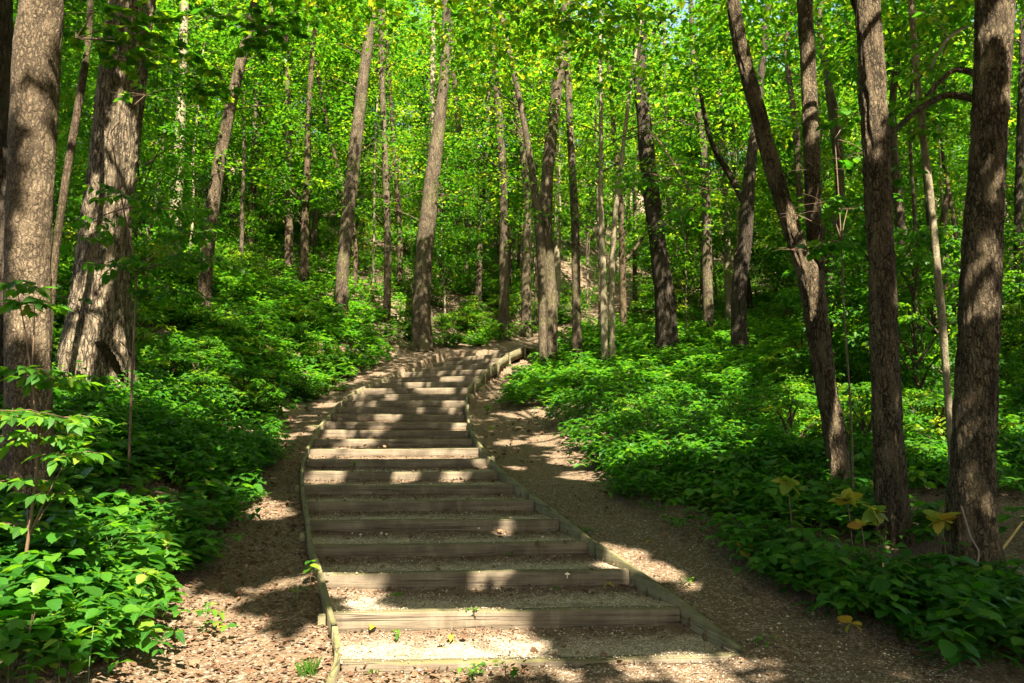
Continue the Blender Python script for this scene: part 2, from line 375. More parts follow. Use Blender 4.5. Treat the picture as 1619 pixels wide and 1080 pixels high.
def sprays(C, Rr, n, size, flat=.16, tilt=.35):
    """layered discs of leaves round centres C (radii Rr, n leaves each)"""
    C = np.repeat(C, n, 0); Rq = np.repeat(Rr, n); m = len(C)
    a = rng.random(m) * 2 * np.pi; q = np.sqrt(rng.random(m)) * Rq
    P = C + np.stack([q * np.cos(a), q * np.sin(a), -.22 * q * q / Rq + rng.normal(0, 1, m) * flat * Rq], -1)
    yaw = a - np.pi / 2 + rng.normal(0, .8, m)
    return P, yaw, rng.normal(-.30, tilt, m), rng.normal(0, tilt, m), size * rng.uniform(.65, 1.25, m)

# ------------------------------------------------------------------ tubes
def catmull(P, step):
    P = np.asarray(P, float); E = np.vstack([2 * P[0] - P[1], P, 2 * P[-1] - P[-2]]); out = []
    for i in range(1, len(E) - 2):
        n = max(1, int(np.linalg.norm((P[i] - P[i - 1])[:3]) / step))
        t = (np.arange(n) / n)[:, None]
        a, b, c, d = E[i - 1], E[i], E[i + 1], E[i + 2]
        out.append(.5 * (2 * b + (c - a) * t + (2 * a - 5 * b + 4 * c - d) * t ** 2 + (3 * b - a - 3 * c + d) * t ** 3))
    out.append(P[-1:]); return np.vstack(out)
def tube(P4, ns=10, step=.4, rough=0.0, seed=0.0, flare=0.0, freq=9.0, lobes=5, closed=True, shaggy=0.0):
    """P4: points (x,y,z,r) base to tip -> verts, quads"""
    C = catmull(P4, step); n = len(C); c = C[:, :3]; r = np.maximum(C[:, 3], .0015)
    tg = np.gradient(c, axis=0); tg /= np.linalg.norm(tg, axis=1)[:, None] + 1e-9
    u = np.cross(tg, [0.13, 1, 0.07]); u /= np.linalg.norm(u, axis=1)[:, None]; v = np.cross(tg, u)
    th = np.arange(ns) / ns * 2 * np.pi
    ct, st = np.cos(th), np.sin(th)
    s = np.concatenate([[0], np.cumsum(np.linalg.norm(np.diff(c, axis=0), axis=1))])
    rr = np.repeat(r[:, None], ns, 1)
    if flare:
        f = np.exp(-s / (r[0] * 2.4 + .08))[:, None]
        lob = .5 + .5 * np.cos(th * lobes + seed * 3)[None] * .8 + .25 * np.cos(th * (lobes + 2) + seed)[None]
        rr = rr * (1 + flare * f * lob)
    if rough:
        q = np.stack([ct[None] * r[:, None] * freq + seed, st[None] * r[:, None] * freq + seed * 2, np.repeat(s[:, None], ns, 1) * freq * .18], -1)
        nz = vnoise(q); nz2 = vnoise(q * 2.7 + 11)
        big = vnoise(np.stack([ct[None] * .9 + seed + 0 * s[:, None], st[None] * .9 + 0 * s[:, None], np.repeat(s[:, None], ns, 1) * 1.3], -1))
        rr = rr + rough * ((1 - 2 * np.abs(nz)) * .6 + nz2 * .4) + .07 * rr * big
        if shaggy: rr = rr + shaggy * np.maximum(0, vnoise(q * [.6, .6, .35] + 40)) 
    V = c[:, None] + u[:, None] * (ct[None, :, None] * rr[..., None]) + v[:, None] * (st[None, :, None] * rr[..., None])
    i = np.arange(n - 1)[:, None] * ns; j = np.arange(ns)[None]; k = (j + 1) % ns
    Q = np.stack([i + j, i + k, i + ns + k, i + ns + j], -1).reshape(-1, 4)
    V = V.reshape(-1, 3)
    if closed:
        V = np.vstack([V, c[-1:] + tg[-1:] * r[-1]]); b = (n - 1) * ns
        T = np.stack([b + np.arange(ns), b + (np.arange(ns) + 1) % ns, np.full(ns, len(V) - 1), np.full(ns, len(V) - 1)], -1)
        return V, Q, T
    return V, Q, None
def tubes_mesh(name, specs, mat):
    """several tubes joined (one trunk with its limbs)"""
    VV, TT, off = [], [], 0
    for sp in specs:
        V, Q, T = tube(**sp)
        tr = np.concatenate([Q[:, [0, 1, 2]], Q[:, [0, 2, 3]]] + ([T[:, :3]] if T is not None else []))
        VV.append(V); TT.append(tr + off); off += len(V)
    return mesh_np(name, np.vstack(VV), np.vstack(TT), mat, smooth=True)
def tube_obj(name, specs, mat, parent=None):
    return link(bpy.data.objects.new(name, tubes_mesh(name, specs, mat)), parent)

# ------------------------------------------------------------------ the ground
def axis(parts):
    out = []
    for a, b, s in parts: out.append(np.arange(a, b, s))
    out.append([parts[-1][1]]); return np.concatenate(out)
gx = axis([(-90, -30, 3), (-30, -10, .6), (-10, -5, .2), (-5, 5, .07), (5, 10, .15), (10, 30, .6), (30, 100, 3)])
gy = axis([(-25, 2, 1.2), (2, 4.4, .3), (4.4, 13, .07), (13, 26, .13), (26, 45, .5), (45, 140, 2)])
X, Y = np.meshgrid(gx, gy); Z = H(X, Y)
nx, ny = len(gx), len(gy)
i = np.arange(ny - 1)[:, None] * nx; j = np.arange(nx - 1)[None]
Q = np.stack([i + j, i + j + 1, i + nx + j + 1, i + nx + j], -1).reshape(-1, 4)
g = obj_np('ground', np.stack([X, Y, Z], -1).reshape(-1, 3), Q, M_ground, smooth=True)
tag(g, kind='structure')

# ------------------------------------------------------------------ the staircase
stair = empty('staircase', (CEN[0, 0], CEN[0, 1], CEN[0, 2] - .15), 'long timber and gravel stairway curving uphill between wooden edgings', 'staircase')
IS = Matrix.Translation((-CEN[0, 0], -CEN[0, 1], -(CEN[0, 2] - .15)))
def put(o, M4):                                       # child placed by a world matrix (parent is unrotated)
    o.matrix_local = IS @ M4
    return o
def beam(L, wy, hz, seed, seg=.045, rnd=.006, bow=0.0, sag=0.0, wear=.010):
    """board: length along X centred, top at z=0, front face at y=0, uneven worn edges"""
    n = max(4, int(L / seg)); xs = np.linspace(-L / 2, L / 2, n)
    b = .010
    prof = [(0, -hz), (0, -hz * .5), (0, -b * 1.4), (b, 0), (wy * .5, .002), (wy - b, 0), (wy, -b), (wy, -hz)]
    k = len(prof); V = np.zeros((n, k, 3))
    for q, (py, pz) in enumerate(prof):
        V[:, q, 0] = xs; V[:, q, 1] = py; V[:, q, 2] = pz
    e = vnoise(np.stack([xs * 3.2, np.full(n, seed), np.full(n, .3)], -1)); e2 = vnoise(np.stack([xs * 14, np.full(n, seed), np.full(n, 7.3)], -1))
    V[:, 2, 2] -= np.abs(e) * wear + np.abs(e2) * .004; V[:, 3, 1] += np.abs(e) * wear; V[:, :, 1] += (bow * (xs / L * 2) ** 2 + e * rnd)[:, None]
    V[:, 3:7, 2] += (e2 * .0025 + e * .004)[:, None]; V[:, 1, 1] += e2 * .003
    V[:, :, 2] += (sag * np.cos(xs / L * np.pi))[:, None]
    i = np.arange(n - 1)[:, None] * k; j = np.arange(k)[None]; kk = (j + 1) % k
    Q = np.stack([i + j, i + kk, i + k + kk, i + k + j], -1).reshape(-1, 4)
    c0 = np.array([[0, 1, 2, 3], [0, 3, 4, 5], [0, 5, 6, 7]]); c1 = c0[:, ::-1] + (n - 1) * k
    Q = np.vstack([Q, c0, c1])
    return V.reshape(-1, 3), Q[:, ::-1]
TZ = {}
for s in range(NS):
    w = W - .05
    V, Q = beam(w, .105, .21, s * 3.7, bow=rng.uniform(-.02, .02), sag=rng.uniform(-.012, .006))
    o = obj_np('riser_board', V, Q, M_wood, stair)
    rz = math.atan2(PER[s, 1], PER[s, 0])
    roll = rng.normal(0, .006)
    put(o, Matrix.Translation((CEN[s, 0], CEN[s, 1], CEN[s, 2])) @ Matrix.Rotation(rz, 4, 'Z') @ Matrix.Rotation(roll, 4, 'Y'))
    if s < 12:
        tag(o, ['lowest step board, broad and sunlit at its near end'][0] if s == 0 else None)
    # gravel tread between this nose and the next
    if s < NS - 1: a0, b0, a1, b1, z1 = LE[s], RE[s], LE[s + 1], RE[s + 1], CEN[s + 1, 2]
    else:
        f = np.array([math.sin(head[s]), math.cos(head[s])]) * 1.2
        a0, b0, a1, b1, z1 = LE[s], RE[s], LE[s] + f, RE[s] + f, CEN[s, 2] + .2
    nu, nv = 56, 20 if s < 10 else 10
    uu, vv = np.meshgrid(np.linspace(.004, .996, nu), np.linspace(.07, 1.02, nv))
    A = a0[None, None] * (1 - uu[..., None]) + b0[None, None] * uu[..., None]; B = a1[None, None] * (1 - uu[..., None]) + b1[None, None] * uu[..., None]
    XY = A * (1 - vv[..., None]) + B * vv[..., None]
    zt_ = CEN[s, 2] - .016 - .008 * np.sin(vv * np.pi) + .032 * vv ** 3 - .014 * np.exp(-((uu - .5) / .25) ** 2) * np.sin(np.clip(vv, 0, 1) * np.pi) + .014 * n2(XY[..., 0], XY[..., 1], 2.5, 5) + .006 * n2(XY[..., 0], XY[..., 1], 9, 15) + .012 * sstep(.9, 1, np.abs(uu * 2 - 1))
    i = np.arange(nv - 1)[:, None] * nu; j = np.arange(nu - 1)[None]
    Q = np.stack([i + j, i + j + 1, i + nu + j + 1, i + nu + j], -1).reshape(-1, 4)
    V = np.dstack([XY, zt_]).reshape(-1, 3) - [CEN[0, 0], CEN[0, 1], CEN[0, 2] - .15]
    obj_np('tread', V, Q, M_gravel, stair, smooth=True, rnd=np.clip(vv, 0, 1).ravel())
# surface height on the stairs (for pebbles, litter)
def stair_z(x, y):
    z = H(x, y, False)
    for s in range(NS - 1):
        yn = CEN[s, 1] + (x - CEN[s, 0]) * PER[s, 1] / PER[s, 0]; yn1 = CEN[s + 1, 1] + (x - CEN[s + 1, 0]) * PER[s + 1, 1] / PER[s + 1, 0]
        inn = (y > yn) & (y < yn1) & (x > np.interp(y, LY, LX)) & (x < np.interp(y, RY, RX))
        v = (y - yn) / (yn1 - yn + 1e-6)
        z = np.where(inn, np.where(v < .12, CEN[s, 2] + .002, CEN[s, 2] - .012 + .032 * v ** 3), z)
    return z
# edging boards along both sides; joints every ~2 m
def edging(E2, zoff, ext, side):
    P = [(*E2[q], CEN[q, 2] + zoff) for q in range(NS)]
    if ext: P = [(E2[0][0] + .05, E2[0][1] - 2.2, CEN[0, 2] + zoff - .28), (E2[0][0] + .03, E2[0][1] - 1.0, CEN[0, 2] + zoff - .14)] + P
    C = catmull([(*p, 0) for p in P], .12)[:, :3]
    s = np.concatenate([[0], np.cumsum(np.linalg.norm(np.diff(C, axis=0), axis=1))])
    p = 0
    while p < s[-1] - .3:
        L = float(rng.uniform(2.0, 2.7)) if s[-1] - p > 3.2 else s[-1] - p
        q = np.linspace(p + .004, p + L - .004, int(L / .1) + 2)
        c = np.stack([np.interp(q, s, C[:, k]) for k in range(3)], 1)
        c[:, 2] += rng.normal(0, .008) + .006 * vnoise(np.stack([q * 3, q * 0 + side, q * 0], -1))
        tg = np.gradient(c, axis=0); nn = np.stack([tg[:, 1], -tg[:, 0]], 1); nn /= np.linalg.norm(nn, axis=1)[:, None]
        o = c.mean(0); hw = .019; b = .005; V = []
        for (a, z) in ((-hw, -.30), (-hw, -b), (-hw + b, 0), (hw - b, 0), (hw, -b), (hw, -.30)):
            V.append(np.column_stack([c[:, :2] + nn * a, c[:, 2] + z + .003 * vnoise(np.stack([q * 11, q * 0 + a * 9, q * 0 + z], -1))]))
        V = np.stack(V, 1); n = len(c); k = 6
        i = np.arange(n - 1)[:, None] * k; j = np.arange(k)[None]; kk = (j + 1) % k
        Q = np.stack([i + j, i + kk, i + k + kk, i + k + j], -1).reshape(-1, 4)
        Q = np.vstack([Q, [[0, 1, 2, 3], [0, 3, 4, 5]], np.array([[3, 2, 1, 0], [5, 4, 3, 0]]) + (n - 1) * k])
        ang = math.atan2(c[-1, 1] - c[0, 1], c[-1, 0] - c[0, 0]); Mi = Matrix.Translation(o) @ Matrix.Rotation(ang, 4, 'Z')
        VV = (V.reshape(-1, 3) - o); ca, sa = math.cos(-ang), math.sin(-ang)
        VV = np.column_stack([VV[:, 0] * ca - VV[:, 1] * sa, VV[:, 0] * sa + VV[:, 1] * ca, VV[:, 2]])
        put(obj_np('edging_board', VV, Q, M_edge, stair), Mi)
        p += L
    return C, s
CL, sl = edging(LE - PER * .005, .045, True, 1)
CR, sr_ = edging(RE + PER * .005, .045, False, 2)
def stake(x, y, ztop, h=.42, hw=.028):
    V = []
    for z, k in ((-h, 1), (-.012, 1), (0, .75)):
        V += [(-hw * k, -hw * k, z), (hw * k, -hw * k, z), (hw * k, hw * k, z), (-hw * k, hw * k, z)]
    Q = [(0, 1, 5, 4), (1, 2, 6, 5), (2, 3, 7, 6), (3, 0, 4, 7), (4, 5, 9, 8), (5, 6, 10, 9), (6, 7, 11, 10), (7, 4, 8, 11), (8, 9, 10, 11)]
    o = obj_np('stake', V, Q, M_edge, stair)
    put(o, Matrix.Translation((x, y, ztop)) @ Matrix.Rotation(rng.uniform(-.3, .3), 4, 'Z') @ Matrix.Rotation(rng.normal(0, .03), 4, 'X'))
for q in np.arange(6.6, sr_[-1], 1.25):
    c = [np.interp(q, sr_, CR[:, k]) for k in range(3)]; k = int(np.searchsorted(sr_, q)) - 1; t = CR[k + 1] - CR[k]; n = np.array([t[1], -t[0]]); n /= np.linalg.norm(n)
    stake(c[0] + n[0] * .056, c[1] + n[1] * .056, c[2] + .015)
for q in np.arange(3.0, sl[-1], 2.1):
    c = [np.interp(q, sl, CL[:, k]) for k in range(3)]; k = int(np.searchsorted(sl, q)) - 1; t = CL[k + 1] - CL[k]; n = np.array([t[1], -t[0]]); n /= np.linalg.norm(n)
    stake(c[0] - n[0] * .056, c[1] - n[1] * .056, c[2] - .03)

# ------------------------------------------------------------------ patches of sunlight measured in the photograph: gaps shaped in the leaf canopy to let them through
def on_stair(px, py):
    t = np.arange(3.5, 30, .02); p = ray(px, py)[None] * t[:, None]; p[:, 2] += CZ
    k = np.argmax(p[:, 2] < stair_z(p[:, 0], p[:, 1])); return p[k if k else -1]
LIT = []   # (point, radius)
for px, py, r in ((760,1000,.35),(820,1010,.25),(560,1010,.4),(640,1010,.45),(560,1060,.4),(700,1055,.3),(580,960,.2),(1150,1045,.2),(1100,1070,.25),(960,880,.22),(1000,900,.2),(1040,910,.2),(560,1040,.40),(640,1030,.42),(690,1000,.35),(600,985,.30),(740,1040,.22),(530,1000,.2),(470,1060,.25),
                  (860,1045,.16),(1010,1055,.2),(1090,1050,.24),(1130,1035,.18),(1060,1070,.2),
                  (960,865,.20),(1010,885,.26),(1050,900,.20),(1080,925,.17),(920,850,.12),(985,870,.2),
                  (800,902,.16),(760,908,.12),(805,832,.18),(530,935,.22),(600,925,.18),(500,905,.15),
                  (520,745,.30),(500,722,.22),(610,720,.42),(680,722,.42),(740,712,.3),(640,745,.30),(720,750,.25),(760,730,.2),(560,715,.3),
                  (530,690,.25),(550,705,.25),(730,680,.2),(700,622,.28),(680,621,.25),(620,625,.2),
                  (715,595,.25),(660,605,.2),(770,556,.35),(640,590,.2),(710,640,.2),(500,675,.2),
                  (430,705,.3),(415,800,.3),(440,810,.3),(500,620,.4),(520,640,.3),(450,690,.3),(400,790,.25),
                  (300,960,.35),(340,990,.4),(250,990,.3),(380,1050,.35),(430,1030,.3),(270,940,.3),(200,930,.28),(300,1050,.3),(480,1070,.2),(170,960,.25),(120,990,.3),(230,900,.3),(60,1000,.25),(410,930,.14),(450,920,.14),
                  (820,655,.35),(810,620,.25),(850,700,.3),(860,660,.2),(820,740,.2),(800,700,.25),(880,720,.2),(830,575,.5),(850,560,.6),(810,560,.3),(900,700,.2)):
    LIT.append((on_stair(px, py), r))
for px, py, d, r in ((70,90,7,.16),(30,130,7,.18),(45,220,7,.10),(60,30,7,.12),(50,330,7,.10),
                     (190,100,11,.4),(180,150,11,.3),(150,230,11,.3),(160,420,11,.35),(150,480,11,.5),(170,540,11,.4),(110,520,11,.35),(165,330,11,.2),(130,560,11,.3),(140,390,11,.3),
                     (285,230,25,.9),(285,330,25,.5),(355,220,20,.5),(370,160,20,.4),(400,20,20,.5),
                     (1385,60,7.9,.2),(1385,110,7.9,.16),(1380,220,7.9,.08),(1585,50,7,.2),(1580,100,7,.18),(1590,170,7,.12),(1570,330,7,.08),(1555,440,7,.12),
                     (1295,560,9.6,.16),(1300,440,9.6,.18),(1285,380,9.6,.2),(1280,180,9.6,.14),(1278,60,9.6,.12),
                     (690,130,23,.5),(680,220,23,.6),(700,60,23,.4),(968,450,18,.4),(955,430,18,.5),(975,330,18,.5),(968,520,18,.4),(950,300,18,.4),
                     (825,180,19,.4),(850,320,19,.4),(868,440,19,.35),(1045,400,18,.25),(1040,430,18,.2),(1055,480,18,.2),(1490,560,10,.2),(1480,450,10,.2),
                     (1500,650,10,.2),(1117,300,25,.7),(1200,400,22,.6),(800,300,23,.5),(595,300,23,.5),(560,260,22,.4),(1125,340,22,.5),(1117,420,25,.5)):
    LIT.append((at_y(px, py, d), r))
for px, py, r in ((60,1000,.5),(120,960,.4),(200,1040,.45),(40,930,.3),(150,870,.25),(240,860,.3),(100,760,.3),(320,640,.5),(280,560,.6),(350,600,.4)):
    LIT.append((hit(px, py) + [0, 0, .2], r))
for px, py, d, r in ((60,250,7,.16),(60,330,7,.14),(30,420,7,.1),(1320,640,9.6,.12),(1400,500,7.9,.08),(1545,520,7,.1),(1210,240,9.6,.12),(1180,120,9.6,.12)):
    LIT.append((at_y(px, py, d), r))
for _ in range(110):                            # bright spots over the undergrowth right of the trail and left bank
    a = hit(rng.uniform(860, 1600), rng.uniform(570, 760)); LIT.append((a + [0, 0, .3], rng.uniform(.15, .5)))
for _ in range(60):
    a = hit(rng.uniform(60, 620), rng.uniform(430, 700)); LIT.append((a + [0, 0, .3], rng.uniform(.12, .45)))
LP = np.array([p for p, r in LIT]); LR = np.array([r for p, r in LIT])
def sun_clear(P, grow=.07):  # drops leaves that would block the sun from the chosen patches
    keep = np.ones(len(P), bool)
    for p, r in zip(LP, LR):
        d = P - p; t = d @ SUN; q = d - t[:, None] * SUN
        keep &= ~((np.einsum('ij,ij->i', q, q) < (r + grow) ** 2) & (t > 1.2))
    return keep

# ------------------------------------------------------------------ trees seen one by one (pixels: x, y, width; base first)
TREES = [
 dict(n='maple_tree', l='dark trunk cut by the left edge of the view, behind the plated trunk', y=9.5, b='dark', p=[(-6,740,60),(-4,500,46),(4,300,44),(-2,100,50),(-6,0,54)]),
 dict(n='ash_tree', l='tall straight trunk with plated grey bark close on the left, leaves at its foot', y=7.0, b='plate', p=[(42,845,92),(46,700,80),(45,560,76),(46,400,76),(52,220,80),(60,80,76),(66,0,74)], det=2),
 dict(n='sapling_tree', l='thin leaning stem between the plated trunk and the shaggy leaning trunk', y=10, b='brown', p=[(70,620,14),(86,420,13),(105,280,14),(125,160,13),(142,40,11)]),
 dict(n='hickory_tree', l='massive leaning tree with shaggy bark and a hollow at its sunlit foot', y=11.9, b='shag', p=[(140,640,150),(152,560,112),(158,470,92),(166,380,82),(178,260,76),(190,150,74),(202,60,72),(212,0,70)], det=2, fl=.35),
 dict(n='maple_tree', l='sunlit pale trunk right behind the shaggy leaning tree', y=25, b='pale', p=[(272,430,28),(278,330,26),(284,220,22),(288,120,19),(292,0,16)]),
 dict(n='maple_tree', l='trunk leaning right with a dark lower half beside the leaf covered slope', y=17, b='furrow', p=[(318,505,24),(328,400,28),(345,270,26),(362,180,23),(385,80,21),(404,0,18)]),
 dict(n='maple_tree', l='slender bent stem left of the two tall brown trunks on the slope', y=26, b='brown', p=[(575,470,9),(560,370,9),(530,250,8),(508,150,8),(480,0,7)]),
 dict(n='maple_tree', l='tall brown trunk leaning right above the left bank of ferns and seedlings', y=19, b='grey', p=[(534,505,28),(543,410,26),(556,290,27),(570,160,24),(582,70,20),(592,0,18)]),
 dict(n='maple_tree', l='thin straight trunk with pale foot between two thicker leaning trunks', y=23, b='grey', p=[(620,512,13),(613,400,15),(609,250,12),(604,120,11),(602,0,10)]),
 dict(n='maple_tree', l='narrow dark trunk right behind the thin pale footed one', y=27, b='brown', p=[(643,470,13),(632,370,12),(624,240,9),(614,110,8),(606,0,7)]),
 dict(n='maple_tree', l='stout leaning trunk standing at the outer left bend of the stairway', y=20.5, b='grey', p=[(661,552,40),(668,440,35),(680,310,31),(694,200,25),(703,110,19),(706,0,17)], det=1),
 dict(n='birch_tree', l='pale birch like trunk half hidden behind the stout leaning trunk', y=27, b='pale', p=[(676,460,14),(678,330,13),(682,210,12),(684,120,11),(686,0,9)]),
 dict(n='maple_tree', l='thin wavy trunk in the gap right of the stout leaning trunk', y=29, b='brown', p=[(752,450,16),(738,330,13),(726,210,12),(715,90,10),(712,0,9)]),
 dict(n='maple_tree', l='straight trunk with spreading foot at the top of the stairs, left of its twin', y=24.5, b='grey', p=[(792,538,34),(797,430,20),(796,300,17),(787,160,16),(780,60,14),(776,0,13)], det=1),
 dict(n='maple_tree', l='trunk with root flare at the top of the stairs, right of its twin', y=24.5, b='grey', p=[(826,532,26),(832,430,19),(833,320,15),(822,200,14),(806,100,13),(792,0,12)], det=1),
 dict(n='maple_tree', l='slim smooth stem rising from the foot shared with the stout trunk at the trail bend', y=17.5, b='grey', p=[(862,585,22),(858,460,19),(852,360,18),(838,250,13),(818,140,12),(795,40,11),(786,0,10)]),
 dict(n='maple_tree', l='stout grey trunk at the trail bend beside the end of the right edging', y=17.8, b='grey', p=[(884,580,24),(870,470,26),(863,370,26),(866,270,25),(878,160,23),(890,70,20),(896,0,18)], det=1),
 dict(n='maple_tree', l='straight brown trunk standing alone right of the trail bend', y=18.5, b='grey', p=[(914,575,24),(911,450,18),(909,350,16),(903,230,14),(898,120,13),(896,0,12)], det=1),
 dict(n='maple_tree', l='left one of two thin pale sunlit stems beyond the trail bend', y=18.5, b='pale', p=[(957,585,12),(954,450,14),(950,320,10),(950,180,8),(948,0,7)]),
 dict(n='maple_tree', l='thin white stem leaning right, brightest in the middle of the wood', y=18, b='pale', p=[(968,585,14),(967,450,12),(972,350,11),(982,260,9),(995,150,7),(1012,40,5)]),
 dict(n='maple_tree', l='dark narrow trunk with a low branch behind the thin white stem', y=22, b='brown', p=[(985,530,20),(984,420,13),(981,310,10),(970,200,9),(962,90,8),(955,0,8)],
      br=[[(986,415,7),(1010,385,6),(1032,355,4)]]),
 dict(n='oak_tree', l='dark furrowed trunk leaning left above the bright undergrowth', y=16.5, b='dark', p=[(1064,565,48),(1052,480,40),(1042,400,35),(1030,310,33),(1019,200,29),(1012,100,27),(1012,0,27)], det=1,
      br=[[(1012,90,9),(1040,40,6),(1075,10,4)], [(1016,150,8),(1060,130,5),(1090,100,3)]]),
 dict(n='maple_tree', l='pale patched trunk between the dark leaning oak and the dark twin trunk', y=24, b='grey', p=[(1122,540,26),(1118,430,22),(1117,330,17),(1112,230,14),(1100,140,12),(1092,0,10)]),
 dict(n='maple_tree', l='thin bent trunk just right of the dark leaning oak', y=25, b='brown', p=[(1085,500,12),(1070,400,10),(1056,310,9),(1052,180,7),(1050,0,6)]),
 dict(n='oak_tree', l='dark trunk with a bowed side limb left of the forked tree', y=20, b='dark', p=[(1155,570,36),(1168,470,30),(1178,380,28),(1184,290,25),(1194,200,18),(1205,100,14),(1215,0,12)], det=1,
      br=[[(1182,330,14),(1150,270,13),(1125,225,10),(1108,150,8),(1100,90,6)]]),
 dict(n='ash_tree', l='forked brown tree standing in undergrowth, one stem curving left', y=9.6, b='furrow', p=[(1334,795,42),(1322,700,34),(1303,590,35),(1293,520,38),(1282,450,38),(1262,392,29),(1232,300,26),(1207,210,25),(1180,110,23),(1165,40,22),(1160,0,21)], det=2,
      br=[[(1290,480,26),(1291,420,27),(1286,340,26),(1283,240,27),(1278,120,25),(1272,0,24)]]),
 dict(n='maple_tree', l='crooked trunk seen just right of the forked tree', y=15, b='grey', p=[(1300,560,14),(1312,400,17),(1328,320,18),(1324,240,20),(1318,180,22),(1305,110,14),(1296,40,13),(1300,0,12)]),
 dict(n='ash_tree', l='straight grey brown trunk in the middle of the right foreground group', y=7.9, b='furrow', p=[(1416,845,60),(1407,760,50),(1402,660,47),(1398,540,46),(1393,420,43),(1388,300,43),(1382,180,44),(1376,80,41),(1371,0,40)], det=2,
      br=[[(1374,50,14),(1352,10,10),(1340,-30,8)]]),
 dict(n='maple_tree', l='trunk half hidden right behind the straight grey brown trunk', y=13, b='grey', p=[(1440,560,30),(1434,440,26),(1424,350,20),(1414,250,18),(1412,150,16),(1425,50,14),(1430,0,13)]),
 dict(n='maple_tree', l='bare thin sapling leaning left beside the largest right hand trunk', y=9.8, b='pale', p=[(1503,700,12),(1497,600,13),(1487,480,13),(1474,340,12),(1460,220,12),(1448,100,11),(1440,0,10)]),
 dict(n='maple_tree', l='slim pale stem between two foreground trunks on the right', y=17, b='pale', p=[(1456,520,11),(1448,400,11),(1441,280,10),(1438,150,9),(1442,0,7)]),
 dict(n='oak_tree', l='largest right hand trunk with dark furrowed bark and a vine at its foot', y=7.0, b='furrow', p=[(1530,905,96),(1535,820,76),(1540,700,70),(1546,560,68),(1552,420,66),(1558,300,62),(1566,170,60),(1570,60,62),(1572,0,64)], det=2,
      br=[[(1550,160,14),(1500,150,12),(1450,175,10),(1405,215,7)], [(1548,120,12),(1510,110,10),(1465,150,7)]]),
 dict(n='maple_tree', l='reddish broken trunk behind the bare sapling', y=19, b='brown', p=[(1478,560,40),(1484,480,32),(1490,410,26),(1492,350,16),(1498,300,8)], stub=True),
 dict(n='maple_tree', l='dark thin trunk at the right edge behind the largest trunk', y=14, b='dark', p=[(1612,560,20),(1610,400,18),(1612,250,16),(1616,100,14),(1618,0,14)]),
]
TREE_POS = []
def px_line(pts, y, wob=0.0):
    out = []
    for k, (px, py, w) in enumerate(pts):
        yy = y + wob * math.sin(k * 1.7)
        p = at_y(px, py, yy); dd = yy * CT + (p[2] - CZ) * ST
        out.append((*p, w / F * dd / 2 * (.78 if y > 15 else .96) / math.hypot(1, (px - 809.5) / F)))
    return out
CANOPY = []    # (spray centre, radius) collected per tree
